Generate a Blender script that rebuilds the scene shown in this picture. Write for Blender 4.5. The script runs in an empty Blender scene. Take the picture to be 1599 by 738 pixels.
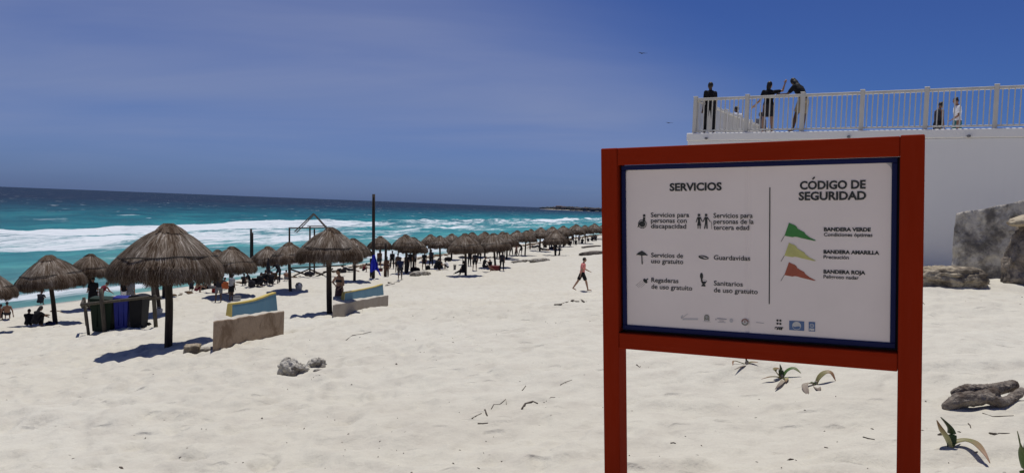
import bpy, bmesh, math, random
import numpy as np
from mathutils import Vector, Matrix, Quaternion

S = bpy.context.scene
COL = S.collection

# ------------------------------------------------------------------ camera
IW, IH, FPX = 1599.0, 738.0, 1230.0
EYE = Vector((0.0, 0.0, 6.0))
ROLL = math.atan(0.0385)
PITCH = math.atan(47.0 * math.cos(ROLL) / FPX)
c_fwd = Vector((0, math.cos(PITCH), -math.sin(PITCH)))
_r0 = Vector((1, 0, 0)); _u0 = _r0.cross(c_fwd)
c_right = _r0 * math.cos(ROLL) + _u0 * math.sin(ROLL)
c_up = c_right.cross(c_fwd)
cam = bpy.data.cameras.new("camera")
cam.sensor_width = 36.0
cam.lens = 36.0 * FPX / IW
cam.clip_start = 0.05
cam.clip_end = 90000.0
camo = bpy.data.objects.new("camera", cam)
COL.objects.link(camo)
m = Matrix((c_right, c_up, -c_fwd)).transposed().to_4x4()
m.translation = EYE
camo.matrix_world = m
S.camera = camo

# ------------------------------------------------------------------ light
SUN_EL, SUN_AZ = math.radians(75.0), math.radians(-5.0)      # azimuth: degrees to the right of the view (+Y)
SUN_DIR = Vector((math.sin(SUN_AZ) * math.cos(SUN_EL), math.cos(SUN_AZ) * math.cos(SUN_EL), math.sin(SUN_EL)))
sl = bpy.data.lights.new("sun", 'SUN')
sl.energy = 3.3
sl.angle = math.radians(0.5)
sl.color = (1.0, 0.965, 0.91)
so = bpy.data.objects.new("sun", sl)
so.rotation_euler = (-SUN_DIR).to_track_quat('-Z', 'Y').to_euler()
so.location = (0, 0, 60)
COL.objects.link(so)

S.view_settings.view_transform = 'Standard'
S.view_settings.look = 'None'
S.view_settings.exposure = 0.08
S.view_settings.gamma = 1.0
S.view_settings.use_curve_mapping = False
S.render.engine = 'CYCLES'
S.cycles.max_bounces = 6
S.cycles.diffuse_bounces = 3
S.cycles.glossy_bounces = 3
S.cycles.transparent_max_bounces = 8


def nd(nt, kind, **kw):
    n = nt.nodes.new(kind)
    for k, v in kw.items():
        if k.startswith('_'):
            setattr(n, k[1:], v)
        else:
            n.inputs[k].default_value = v
    return n


def lk(nt, a, ao, b, bi):
    nt.links.new(a.outputs[ao], b.inputs[bi])


def math_node(nt, op, a=None, b=None, c=None, clamp=False):
    n = nt.nodes.new('ShaderNodeMath'); n.operation = op; n.use_clamp = clamp
    for i, v in enumerate((a, b, c)):
        if v is None: continue
        if isinstance(v, (int, float)): n.inputs[i].default_value = v
        else: nt.links.new(v, n.inputs[i])
    return n.outputs[0]


def mapr(nt, v, a, b, c=0.0, d=1.0, smooth=False):
    n = nt.nodes.new('ShaderNodeMapRange')
    if smooth: n.interpolation_type = 'SMOOTHSTEP'
    nt.links.new(v, n.inputs[0])
    for i, x in zip((1, 2, 3, 4), (a, b, c, d)): n.inputs[i].default_value = x
    return n.outputs[0]


def mixc(nt, f, a, b, mode='MIX'):
    n = nt.nodes.new('ShaderNodeMix'); n.data_type = 'RGBA'; n.blend_type = mode
    if isinstance(f, (int, float)): n.inputs[0].default_value = f
    else: nt.links.new(f, n.inputs[0])
    for i, v in ((6, a), (7, b)):
        if isinstance(v, tuple): n.inputs[i].default_value = (*v[:3], 1)
        else: nt.links.new(v, n.inputs[i])
    return n.outputs[2]


# ------------------------------------------------------------------ sky
W = bpy.data.worlds.new("World"); S.world = W; W.use_nodes = True
nt = W.node_tree; nt.nodes.clear()
wo = nd(nt, 'ShaderNodeOutputWorld')
bg = nd(nt, 'ShaderNodeBackground'); bg.inputs['Strength'].default_value = 0.085
sky = nd(nt, 'ShaderNodeTexSky'); sky.sky_type = 'NISHITA'; sky.sun_disc = False
sky.sun_elevation = SUN_EL; sky.sun_rotation = SUN_AZ
sky.altitude = 0.0; sky.air_density = 1.0; sky.dust_density = 0.6; sky.ozone_density = 3.0
tc = nd(nt, 'ShaderNodeTexCoord')
sep = nd(nt, 'ShaderNodeSeparateXYZ'); lk(nt, tc, 'Generated', sep, 0)
# the horizon band of this sky is a dull lilac blue, higher up it is a saturated blue
el = mapr(nt, sep.outputs[2], 0.0, 0.55, 0, 1)
ramp = nd(nt, 'ShaderNodeValToRGB')
nt.links.new(el, ramp.inputs[0])
cr = ramp.color_ramp
cr.elements[0].position = 0.0; cr.elements[0].color = (0.225, 0.36, 0.88, 1)
cr.elements[1].position = 1.0; cr.elements[1].color = (0.20, 0.27, 0.56, 1)
for p, c in ((0.06, (0.215, 0.345, 0.80)), (0.22, (0.205, 0.325, 0.67)), (0.51, (0.205, 0.295, 0.61))):
    e = cr.elements.new(p); e.color = (*c, 1)
base = mixc(nt, 1.0, sky.outputs[0], ramp.outputs[0], 'MULTIPLY')
# thin cirrus veil
div = nd(nt, 'ShaderNodeVectorMath', _operation='DIVIDE')
comb = nd(nt, 'ShaderNodeCombineXYZ')
zc = math_node(nt, 'ADD', math_node(nt, 'MAXIMUM', sep.outputs[2], 0.0), 0.12)
for i in range(3): nt.links.new(zc, comb.inputs[i])
lk(nt, tc, 'Generated', div, 0); lk(nt, comb, 0, div, 1)
mp = nd(nt, 'ShaderNodeMapping'); mp.inputs['Rotation'].default_value = (0, 0, 0.9)
mp.inputs['Scale'].default_value = (0.45, 1.0, 0.0); mp.inputs['Location'].default_value = (1.3, 0.6, 0)
lk(nt, div, 0, mp, 0)
n1 = nd(nt, 'ShaderNodeTexNoise', Scale=0.8, Detail=5.0, Roughness=0.5, Distortion=0.4); lk(nt, mp, 0, n1, 'Vector')
veil = mapr(nt, n1.outputs[0], 0.30, 0.75, 0, 1)
side = mapr(nt, math_node(nt, 'MULTIPLY_ADD', sep.outputs[2], 1.75, sep.outputs[0]), 0.66, 0.20, 0.0, 1.0, True)   # the veil thins out towards the right-hand sky
veil = math_node(nt, 'MULTIPLY', math_node(nt, 'MULTIPLY_ADD', veil, 0.55, 0.30), side)
veil = math_node(nt, 'MULTIPLY', veil, mapr(nt, sep.outputs[2], 0.0, 0.12, 0.1, 1.0))
skyc = mixc(nt, veil, base, (2.85, 3.30, 5.05))
nt.links.new(skyc, bg.inputs[0]); lk(nt, bg, 0, wo, 0)

# ------------------------------------------------------------------ materials
MATS = {}


def mat(name, col, col2=None, scale=8.0, rough=0.85, bump=0.0, bscale=None, spec=0.35, detail=6.0, stretch=None, metal=0.0,
        contrast=(0.35, 0.65), obj_coords=True):
    """a plain procedural material: two colours mixed by noise, and a noise bump"""
    if name in MATS: return MATS[name]
    mt = bpy.data.materials.new(name); mt.use_nodes = True
    t = mt.node_tree; p = t.nodes['Principled BSDF']
    p.inputs['Roughness'].default_value = rough
    p.inputs['Metallic'].default_value = metal
    p.inputs['Specular IOR Level'].default_value = spec
    col2 = col2 or tuple(c * 0.8 for c in col)
    c = nd(t, 'ShaderNodeTexCoord'); mpn = nd(t, 'ShaderNodeMapping')
    lk(t, c, 'Object', mpn, 0)
    if stretch: mpn.inputs['Scale'].default_value = stretch
    n = nd(t, 'ShaderNodeTexNoise', Scale=scale, Detail=detail, Roughness=0.6); lk(t, mpn, 0, n, 'Vector')
    f = mapr(t, n.outputs[0], *contrast)
    t.links.new(mixc(t, f, col, col2), p.inputs['Base Color'])
    if bump:
        n2 = nd(t, 'ShaderNodeTexNoise', Scale=bscale or scale * 3, Detail=5.0); lk(t, mpn, 0, n2, 'Vector')
        b = nd(t, 'ShaderNodeBump', Strength=bump, Distance=0.02); lk(t, n2, 0, b, 'Height'); lk(t, b, 0, p, 'Normal')
    MATS[name] = mt
    return mt


# ------------------------------------------------------------------ noise
_rs = np.random.RandomState(7)
_perm = _rs.rand(256, 256)


def vnoise(x, y):
    x = np.asarray(x, float); y = np.asarray(y, float)
    xi = np.floor(x).astype(int); yi = np.floor(y).astype(int)
    fx = x - xi; fy = y - yi
    fx = fx * fx * fx * (fx * (fx * 6 - 15) + 10); fy = fy * fy * fy * (fy * (fy * 6 - 15) + 10)
    a = _perm[xi & 255, yi & 255]; b = _perm[(xi + 1) & 255, yi & 255]
    c = _perm[xi & 255, (yi + 1) & 255]; d = _perm[(xi + 1) & 255, (yi + 1) & 255]
    return (a * (1 - fx) + b * fx) * (1 - fy) + (c * (1 - fx) + d * fx) * fy


def fbm(x, y, o=4, g=0.5):
    s = 0; a = 1; t = 0
    for i in range(o):
        s = s + a * (vnoise(x * 2 ** i + 17.3 * i, y * 2 ** i + 9.1 * i) - 0.5); t += a; a *= g
    return s / t * 2


# ------------------------------------------------------------------ terrain
SX, SY = -24.7, 38.0              # a point on the shoreline; it runs off to the right of the view
DX, DY = 0.289, 0.957


def us(X, Y):
    rx, ry = X - SX, Y - SY
    return DY * rx - DX * ry, DX * rx + DY * ry       # metres inland, metres along the shore


_ug = np.arange(-400, 400, 0.5)
_P1 = np.interp(_ug, [-400, -60, -4, 0, 9, 16.3, 22.5, 28, 34.6, 42, 60, 400], [-12, -6, -0.5, 0, .8, 1.72, 2.72, 3.5, 4.28, 4.85, 5.4, 6])
_P2 = np.interp(_ug, [-400, -60, -4, 0, 5, 9, 17, 26, 35, 50, 400], [-12, -6, -0.45, 0, .95, 1.2, 1.45, 1.9, 2.4, 3.2, 4])
_k = np.ones(5) / 5
_P1 = np.convolve(np.pad(_P1, 2, 'edge'), _k, 'valid'); _P2 = np.convolve(np.pad(_P2, 2, 'edge'), _k, 'valid')
BUMPS = [(-7.2, 19.3, 0.16, 2.0, 1.4), (-7.4, 14.9, -0.13, 1.6, 1.2), (9.6, 16.4, 0.26, 2.6, 1.3)]


def ground(X, Y):
    X = np.asarray(X, float); Y = np.asarray(Y, float)
    u, s = us(X, Y)
    sp_ = s - 1.6 * np.log1p(np.exp(np.clip((X - 3.5) / 1.5, -30, 30))) * 1.5
    t = np.clip((sp_ + 16) / 24, 0, 1); t = t * t * (3 - 2 * t)
    z = np.interp(u, _ug, _P1) * (1 - t) + np.interp(u, _ug, _P2) * t
    r = np.hypot(X, Y)
    fade = np.clip(u / 4, 0, 1)
    z = z + fade * (0.16 * fbm(X / 6.0 + 3, Y / 6.0, 2) * np.clip(r / 12, .3, 1.2))
    for bx, by, h, rx, ry in BUMPS:
        z = z + h * np.exp(-((X - bx) / rx) ** 2 - ((Y - by) / ry) ** 2)
    return z


def gz(X, Y): return float(ground(X, Y))


def gzd(X, Y):
    """height with the ripples and hollows of the sand"""
    return gz(X, Y) + float(sand_detail(np.array([X], float), np.array([Y], float))[0])


def ray(px, py):
    return (c_right * ((px - IW / 2) / FPX) - c_up * ((py - IH / 2) / FPX) + c_fwd)


def at(px, py, z=None):
    """the point of the beach (or of a level z) that this point of the view falls on"""
    d = ray(px, py)
    if z is not None:
        return EYE + d * ((z - EYE.z) / d.z)
    t0, t = 0.5, 0.5
    while t < 400:
        p = EYE + d * t
        if p.z < gz(p.x, p.y): break
        t0 = t; t *= 1.015
    for _ in range(24):
        tm = (t0 + t) / 2; p = EYE + d * tm
        if p.z < gz(p.x, p.y): t = tm
        else: t0 = tm
    for _ in range(5):
        p = EYE + d * t
        t += .8 * (gzd(p.x, p.y) - p.z) / d.z if d.z < -0.03 else 0
    p = EYE + d * t
    return Vector((p.x, p.y, gzd(p.x, p.y)))


def at_d(px, py, Y):
    """the point in this direction at distance Y ahead"""
    d = ray(px, py)
    return EYE + d * (Y / d.y)


# ------------------------------------------------------------------ mesh helpers
def tag(o, label=None, cat=None, group=None, kind=None):
    if label: o['label'] = label
    if cat: o['category'] = cat
    if group: o['group'] = group
    if kind: o['kind'] = kind
    return o


def new_mesh(name, verts, faces, mats=(), smooth=False, fm=None):
    me = bpy.data.meshes.new(name)
    me.from_pydata([tuple(v) for v in verts], [], faces)
    for mm in mats: me.materials.append(mm)
    if smooth: me.polygons.foreach_set('use_smooth', [True] * len(me.polygons))
    if fm is not None: me.polygons.foreach_set('material_index', fm)
    me.update()
    return me


def link(name, me, parent=None, loc=None):
    o = bpy.data.objects.new(name, me); COL.objects.link(o)
    if parent is not None: o.parent = parent
    if loc is not None: o.location = loc
    return o


def empty(name, loc=(0, 0, 0), rz=0.0):
    o = bpy.data.objects.new(name, None); COL.objects.link(o)
    o.location = loc; o.rotation_euler = (0, 0, rz); o.empty_display_size = 0.2
    return o


def copy_tree(o, parent=None):
    c = o.copy(); COL.objects.link(c); c.parent = parent
    for ch in list(o.children): copy_tree(ch, c)
    return c


class MB:
    """collects simple shapes into one mesh"""
    def __init__(s): s.v = []; s.f = []; s.m = []

    def add(s, v, f, mi=0):
        b = len(s.v); s.v += [tuple(x) for x in v]; s.f += [tuple(b + i for i in q) for q in f]; s.m += [mi] * len(f)

    def box(s, lo, hi, mi=0, M=None):
        x0, y0, z0 = lo; x1, y1, z1 = hi
        v = [Vector(p) for p in ((x0, y0, z0), (x1, y0, z0), (x1, y1, z0), (x0, y1, z0), (x0, y0, z1), (x1, y0, z1), (x1, y1, z1), (x0, y1, z1))]
        if M is not None: v = [M @ p for p in v]
        s.add(v, [(0, 3, 2, 1), (4, 5, 6, 7), (0, 1, 5, 4), (1, 2, 6, 5), (2, 3, 7, 6), (3, 0, 4, 7)], mi)

    def tube(s, pts, rad, n=8, mi=0, flat=1.0, wob=0.0, seed=0):
        pts = [Vector(p) for p in pts]
        if not hasattr(rad, '__len__'): rad = [rad] * len(pts)
        rnd = random.Random(seed)
        rings = []
        for i, p in enumerate(pts):
            t = (pts[min(i + 1, len(pts) - 1)] - pts[max(i - 1, 0)])
            if t.length < 1e-9: t = Vector((0, 0, 1))
            t.normalize()
            ref = Vector((0, 1, 0)) if abs(t.z) > 0.8 else Vector((0, 0, 1))
            a = t.cross(ref).normalized(); b = t.cross(a)
            rings.append([p + (a * math.cos(2 * math.pi * k / n) + b * math.sin(2 * math.pi * k / n) * flat) * rad[i] * (1 + wob * rnd.uniform(-1, 1)) for k in range(n)])
        v = [q for r in rings for q in r]; f = []
        for i in range(len(rings) - 1):
            for k in range(n):
                f.append((i * n + k, i * n + (k + 1) % n, (i + 1) * n + (k + 1) % n, (i + 1) * n + k))
        f.append(tuple(range(n))[::-1]); f.append(tuple((len(rings) - 1) * n + k for k in range(n)))
        s.add(v, f, mi)

    def ell(s, c, r, n=12, m_=8, M=None, mi=0):
        c = Vector(c); v = []; f = []
        for i in range(m_ + 1):
            ph = math.pi * i / m_
            for k in range(n):
                th = 2 * math.pi * k / n
                p = Vector((r[0] * math.sin(ph) * math.cos(th), r[1] * math.sin(ph) * math.sin(th), r[2] * math.cos(ph)))
                if M is not None: p = M @ p
                v.append(c + p)
        for i in range(m_):
            for k in range(n):
                f.append((i * n + k, (i + 1) * n + k, (i + 1) * n + (k + 1) % n, i * n + (k + 1) % n))
        s.add(v, f, mi)

    def mesh(s, name, mats, smooth=False, weld=False, bevel=0.0):
        me = new_mesh(name, s.v, s.f, mats, smooth, s.m)
        bm = bmesh.new(); bm.from_mesh(me)
        if weld: bmesh.ops.remove_doubles(bm, verts=bm.verts, dist=1e-5)
        bmesh.ops.recalc_face_normals(bm, faces=bm.faces)
        if bevel:
            ed = [e for e in bm.edges if len(e.link_faces) == 2 and e.calc_face_angle(0) > 0.6]
            bmesh.ops.bevel(bm, geom=ed, offset=bevel, segments=1, affect='EDGES', clamp_overlap=True)
        bm.to_mesh(me); bm.free()
        return me

    def build(s, name, mats, parent=None, **k):
        if not isinstance(mats, (list, tuple)): mats = [mats]
        return link(name, s.mesh(name, mats, **k), parent)


def grid_mesh(name, P, mats, wrap=False):
    """P: array rows x cols x 3"""
    R, C = P.shape[:2]
    idx = np.arange(R * C).reshape(R, C)
    if wrap:
        a = idx[:-1]; b = np.roll(idx, -1, 1)[:-1]; c = np.roll(idx, -1, 1)[1:]; d = idx[1:]
    else:
        a = idx[:-1, :-1]; b = idx[:-1, 1:]; c = idx[1:, 1:]; d = idx[1:, :-1]
    q = np.stack([a, b, c, d], -1).reshape(-1, 4)
    me = bpy.data.meshes.new(name)
    me.vertices.add(R * C); me.vertices.foreach_set('co', P.reshape(-1).astype(np.float32))
    me.loops.add(q.size); me.loops.foreach_set('vertex_index', q.reshape(-1).astype(np.int32))
    me.polygons.add(len(q)); me.polygons.foreach_set('loop_start', np.arange(0, q.size, 4, dtype=np.int32))
    me.polygons.foreach_set('loop_total', np.full(len(q), 4, np.int32))
    for mm in mats: me.materials.append(mm)
    me.polygons.foreach_set('use_smooth', [True] * len(q))
    me.update(calc_edges=True)
    return me


# ------------------------------------------------------------------ sand
def sand_material():
    mt = bpy.data.materials.new('coral_sand'); mt.use_nodes = True
    t = mt.node_tree; p = t.nodes['Principled BSDF']
    p.inputs['Roughness'].default_value = 0.92; p.inputs['Specular IOR Level'].default_value = 0.2
    g = nd(t, 'ShaderNodeNewGeometry')
    na = nd(t, 'ShaderNodeTexNoise', Scale=0.22, Detail=4.0); lk(t, g, 'Position', na, 'Vector')
    nb = nd(t, 'ShaderNodeTexNoise', Scale=2.2, Detail=6.0, Roughness=0.65); lk(t, g, 'Position', nb, 'Vector')
    nc = nd(t, 'ShaderNodeTexNoise', Scale=60.0, Detail=3.0); lk(t, g, 'Position', nc, 'Vector')
    c = mixc(t, mapr(t, na.outputs[0], .35, .65), (0.625, 0.600, 0.510), (0.590, 0.558, 0.462))
    c = mixc(t, mapr(t, nb.outputs[0], .45, .72, 0, .6), c, (0.47, 0.43, 0.36))
    c = mixc(t, mapr(t, nc.outputs[0], .35, .7, 0, .35), c, (0.48, 0.445, 0.38))
    # rare dark grains and shell crumbs
    v = nd(t, 'ShaderNodeTexVoronoi', Scale=9.0); lk(t, g, 'Position', v, 'Vector')
    sc = nd(t, 'ShaderNodeSeparateColor'); lk(t, v, 'Color', sc, 0)
    spot = math_node(t, 'MULTIPLY', math_node(t, 'LESS_THAN', v.outputs['Distance'], 0.10), math_node(t, 'GREATER_THAN', sc.outputs[0], 0.90))
    c = mixc(t, math_node(t, 'MULTIPLY', spot, 0.5), c, (0.16, 0.13, 0.10))
    # wet sand near the waterline
    at_ = nd(t, 'ShaderNodeAttribute', _attribute_name='wet')
    c = mixc(t, math_node(t, 'MULTIPLY', at_.outputs['Fac'], 0.62), c, (0.25, 0.225, 0.18))
    t.links.new(c, p.inputs['Base Color'])
    t.links.new(math_node(t, 'MULTIPLY_ADD', at_.outputs['Fac'], -0.55, 0.92), p.inputs['Roughness'])
    # bumps: wind ripples, trampling, grain
    n2 = nd(t, 'ShaderNodeTexNoise', Scale=7.0, Detail=5.0, Roughness=0.55); lk(t, g, 'Position', n2, 'Vector')
    b1 = nd(t, 'ShaderNodeBump', Strength=0.8, Distance=0.04); lk(t, n2, 0, b1, 'Height')
    # footprints: crisp little hollows scattered over the sand, fewer where the wind has smoothed it
    mpf = nd(t, 'ShaderNodeMapping'); mpf.inputs['Rotation'].default_value = (0, 0, 0.5); mpf.inputs['Scale'].default_value = (1.0, 1.7, 1); lk(t, g, 'Position', mpf, 0)
    vf = nd(t, 'ShaderNodeTexVoronoi', Scale=2.3); lk(t, mpf, 0, vf, 'Vector')
    hol = mapr(t, math_node(t, 'ADD', vf.outputs['Distance'], math_node(t, 'MULTIPLY', n2.outputs[0], .12)), .10, .34, 0, 1, True)
    sf = nd(t, 'ShaderNodeSeparateColor'); lk(t, vf, 'Color', sf, 0)
    hol = math_node(t, 'MAXIMUM', hol, math_node(t, 'GREATER_THAN', sf.outputs[0], .62))
    bf = nd(t, 'ShaderNodeBump', Strength=0.55, Distance=0.05); t.links.new(hol, bf.inputs['Height']); lk(t, bf, 0, b1, 'Normal')
    n3 = nd(t, 'ShaderNodeTexNoise', Scale=140.0, Detail=2.0); lk(t, g, 'Position', n3, 'Vector')
    b2 = nd(t, 'ShaderNodeBump', Strength=0.3, Distance=0.004); lk(t, n3, 0, b2, 'Height'); lk(t, b1, 0, b2, 'Normal')
    lk(t, b2, 0, p, 'Normal')
    return mt


SAND = sand_material()


def sand_detail(X, Y):
    """wind ripples and trampled dimples on the smooth dune"""
    r = np.hypot(X, Y)
    u, s = us(X, Y)
    z = np.zeros_like(X)
    right = 1 / (1 + np.exp(np.clip(-(X - 0.10 * Y + 0.3) / 0.8, -50, 50)))            # rippled part right of the sign's left post, trampled left of it
    wx, wy = X + 0.5 * fbm(X / 2, Y / 2, 2), Y + 0.7 * fbm(X / 1.5 + 5, Y / 1.5, 3)
    rip = fbm(wx / 1.3 + 40 + wy * .1, (wy - 0.25 * wx) / 0.36, 3)
    z += right * 0.085 * rip
    tr = 0.75 * fbm(X / 0.42, Y / 0.36, 3) + 0.45 * fbm(X / 0.20 + 9, Y / 0.24, 2); z += (1 - 0.6 * right) * 0.090 * tr
    z += 0.09 * fbm(X / 1.9 + 8, Y / 1.5, 3)
    # foot dimples
    cell = 0.62
    cx = np.floor(X / cell).astype(int); cy = np.floor(Y / cell).astype(int)
    best = np.zeros_like(X)
    for ox in (-1, 0, 1):
        for oy in (-1, 0, 1):
            ix, iy = (cx + ox) & 255, (cy + oy) & 255
            jx = (cx + ox + 0.2 + 0.6 * _perm[ix, iy]) * cell; jy = (cy + oy + 0.2 + 0.6 * _perm[iy, (ix + 31) & 255]) * cell
            on = _perm[(ix + 77) & 255, (iy + 12) & 255] > 0.42
            th = _perm[(ix + 5) & 255, (iy + 99) & 255] * 6.28
            dx, dy = X - jx, Y - jy
            a, b = dx * np.cos(th) + dy * np.sin(th), -dx * np.sin(th) + dy * np.cos(th)
            d = (a / 0.17) ** 2 + (b / 0.09) ** 2
            best += on * (-0.050 * np.exp(-d) + 0.018 * np.exp(-((np.sqrt(d) - 1.5) / 0.45) ** 2))
    z += best * (1 - 0.8 * right)
    return z * np.clip((u - 1.5) / 3, 0, 1) * np.clip(60 / r, 0, 1)


angs = np.concatenate([np.radians(np.linspace(-180, -46, 60)[:-1]), np.radians(np.linspace(-46, 40, 740)), np.radians(np.linspace(40, 180, 60)[1:-1])])
rr = [0.0 + 0.4, 0.7, 1.0, 1.3, 1.6]
while rr[-1] < 70: rr.append(rr[-1] * 1.0085)
while rr[-1] < 700: rr.append(rr[-1] * 1.03)
while rr[-1] < 40000: rr.append(rr[-1] * 1.3)
rr = np.array(rr)
A, Rr = np.meshgrid(angs, rr)
X = Rr * np.sin(A); Y = Rr * np.cos(A)
Z = ground(X, Y) + sand_detail(X, Y)
me = grid_mesh('sand_beach', np.stack([X, Y, Z], -1), [SAND], wrap=True)
u_, s_ = us(X, Y)
edge = 1.2 * fbm(s_ / 6.0, np.zeros_like(s_) + 2, 3)
wet = 1 - np.clip((u_ - 1.0 - edge) / 1.6, 0, 1)
a_ = me.attributes.new('wet', 'FLOAT', 'POINT'); a_.data.foreach_set('value', wet.reshape(-1).astype(np.float32))
beach = link('sand_beach', me); tag(beach, kind='structure')
print('sand verts', len(me.vertices))


# ------------------------------------------------------------------ sea
def sea_material():
    mt = bpy.data.materials.new('sea_water'); mt.use_nodes = True
    t = mt.node_tree; p = t.nodes['Principled BSDF']
    g = nd(t, 'ShaderNodeNewGeometry')
    off = nd(t, 'ShaderNodeVectorMath', _operation='SUBTRACT'); off.inputs[1].default_value = (SX, SY, 0); lk(t, g, 'Position', off, 0)
    rot = nd(t, 'ShaderNodeVectorRotate', _rotation_type='Z_AXIS'); rot.inputs['Angle'].default_value = math.atan2(DX, DY)
    lk(t, off, 0, rot, 'Vector')
    sp = nd(t, 'ShaderNodeSeparateXYZ'); lk(t, rot, 0, sp, 0)
    n_ = math_node(t, 'MULTIPLY', sp.outputs[0], -1.0)                  # metres out to sea
    nz = nd(t, 'ShaderNodeTexNoise', Scale=0.012, Detail=5.0, Roughness=0.6); lk(t, rot, 0, nz, 'Vector')
    nw = math_node(t, 'ADD', n_, math_node(t, 'MULTIPLY', math_node(t, 'SUBTRACT', nz.outputs[0], 0.5), 90.0))
    rp = nd(t, 'ShaderNodeValToRGB'); t.links.new(mapr(t, nw, 0, 400, 0, 1), rp.inputs[0])
    r_ = rp.color_ramp
    r_.elements[0].position = 0; r_.elements[0].color = (0.125, 0.30, 0.295, 1)
    r_.elements[1].position = 1; r_.elements[1].color = (0.010, 0.029, 0.068, 1)
    for ps, c in ((0.05, (0.060, 0.285, 0.310)), (0.13, (0.020, 0.205, 0.245)), (0.22, (0.012, 0.150, 0.195)), (0.36, (0.010, 0.092, 0.140)), (0.58, (0.009, 0.048, 0.092))):
        e = r_.elements.new(ps); e.color = (*c, 1)
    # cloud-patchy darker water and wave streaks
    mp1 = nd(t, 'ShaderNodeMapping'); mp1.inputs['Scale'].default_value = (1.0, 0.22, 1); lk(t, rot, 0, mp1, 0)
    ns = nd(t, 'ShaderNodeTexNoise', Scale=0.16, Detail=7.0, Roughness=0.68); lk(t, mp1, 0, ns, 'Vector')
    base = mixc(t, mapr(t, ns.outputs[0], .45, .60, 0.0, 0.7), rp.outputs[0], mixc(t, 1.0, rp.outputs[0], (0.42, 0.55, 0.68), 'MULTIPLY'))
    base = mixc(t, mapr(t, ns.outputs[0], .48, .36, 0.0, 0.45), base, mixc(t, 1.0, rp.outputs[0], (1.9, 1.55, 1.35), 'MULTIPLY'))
    # foam: broad surf bands stored on the waves, broken by lace, and small whitecaps further out
    fa = nd(t, 'ShaderNodeAttribute', _attribute_name='foam')
    mp2 = nd(t, 'ShaderNodeMapping'); mp2.inputs['Scale'].default_value = (1.0, 0.13, 1); lk(t, rot, 0, mp2, 0)
    l1 = nd(t, 'ShaderNodeTexNoise', Scale=0.75, Detail=8.0, Roughness=0.72, Distortion=0.6); lk(t, mp2, 0, l1, 'Vector')
    l2 = nd(t, 'ShaderNodeTexNoise', Scale=0.12, Detail=4.0, Roughness=0.6); lk(t, mp2, 0, l2, 'Vector')
    lace = math_node(t, 'ADD', math_node(t, 'MULTIPLY', l1.outputs[0], 0.75), math_node(t, 'MULTIPLY', l2.outputs[0], 0.25))
    thr = math_node(t, 'ADD', math_node(t, 'MULTIPLY', fa.outputs['Fac'], -0.44), 0.80)
    foam = math_node(t, 'MULTIPLY', mapr(t, math_node(t, 'SUBTRACT', lace, thr), -0.05, 0.12, 0, 1, True), math_node(t, 'GREATER_THAN', fa.outputs['Fac'], 0.02))
    mp3 = nd(t, 'ShaderNodeMapping'); mp3.inputs['Scale'].default_value = (1.0, 0.30, 1); lk(t, rot, 0, mp3, 0)
    w1 = nd(t, 'ShaderNodeTexNoise', Scale=0.20, Detail=4.0, Roughness=0.55); lk(t, mp3, 0, w1, 'Vector')
    w2 = nd(t, 'ShaderNodeTexNoise', Scale=1.4, Detail=4.0); lk(t, mp3, 0, w2, 'Vector')
    wsum = math_node(t, 'ADD', w1.outputs[0], math_node(t, 'MULTIPLY', w2.outputs[0], 0.28))
    caps = mapr(t, wsum, 0.785, 0.850, 0, 0.6, True)
    caps = math_node(t, 'MULTIPLY', caps, mapr(t, n_, 60, 110))
    foam = math_node(t, 'MAXIMUM', foam, caps, clamp=True)
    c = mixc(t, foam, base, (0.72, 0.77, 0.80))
    mp4 = nd(t, 'ShaderNodeMapping'); mp4.inputs['Scale'].default_value = (1.0, 0.4, 1); lk(t, rot, 0, mp4, 0)
    b_ = nd(t, 'ShaderNodeTexNoise', Scale=0.9, Detail=8.0, Roughness=0.7); lk(t, mp4, 0, b_, 'Vector')
    bp = nd(t, 'ShaderNodeBump', Strength=1.0, Distance=0.5); lk(t, b_, 0, bp, 'Height')
    # a wind-roughened sea: matt body colour under a partial sky reflection
    t.nodes.remove(p)
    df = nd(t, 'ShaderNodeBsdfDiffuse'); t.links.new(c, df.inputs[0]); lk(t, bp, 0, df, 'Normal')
    gl = nd(t, 'ShaderNodeBsdfGlossy'); gl.inputs['Roughness'].default_value = 0.30; lk(t, bp, 0, gl, 'Normal')
    fr = nd(t, 'ShaderNodeFresnel', IOR=1.33); lk(t, bp, 0, fr, 'Normal')
    k_ = math_node(t, 'MINIMUM', fr.outputs[0], 0.07)
    k_ = math_node(t, 'MULTIPLY', k_, math_node(t, 'SUBTRACT', 1.0, foam))
    mx = nd(t, 'ShaderNodeMixShader'); t.links.new(k_, mx.inputs[0]); lk(t, df, 0, mx, 1); lk(t, gl, 0, mx, 2)
    lk(t, mx, 0, t.nodes['Material Output'], 0)
    return mt


sa = np.radians(np.linspace(-62, 26, 620))
sr = [24.0]
while sr[-1] < 520: sr.append(sr[-1] * 1.0062)
while sr[-1] < 60000: sr.append(sr[-1] * 1.05)
sr = np.array(sr)
A, Rr = np.meshgrid(sa, sr)
X = Rr * np.sin(A); Y = Rr * np.cos(A)
u_, s_ = us(X, Y); n_ = -u_
wv = 9 * fbm(s_ / 70.0, n_ / 120.0, 3)
nn = n_ + wv
far = np.clip((900 - Rr) / 600, 0, 1)


def crest(c, w_front, w_back, amp):
    """a breaker: steep towards the shore, gentle behind"""
    d = nn - c
    prof = np.where(d < 0, np.exp(-(d / w_front) ** 2), np.exp(-(d / w_back) ** 2))
    return amp * prof * (0.45 + 0.9 * np.clip(vnoise(s_ / 26.0 + c, np.zeros_like(s_) + c) + .1, 0, 1))


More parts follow.
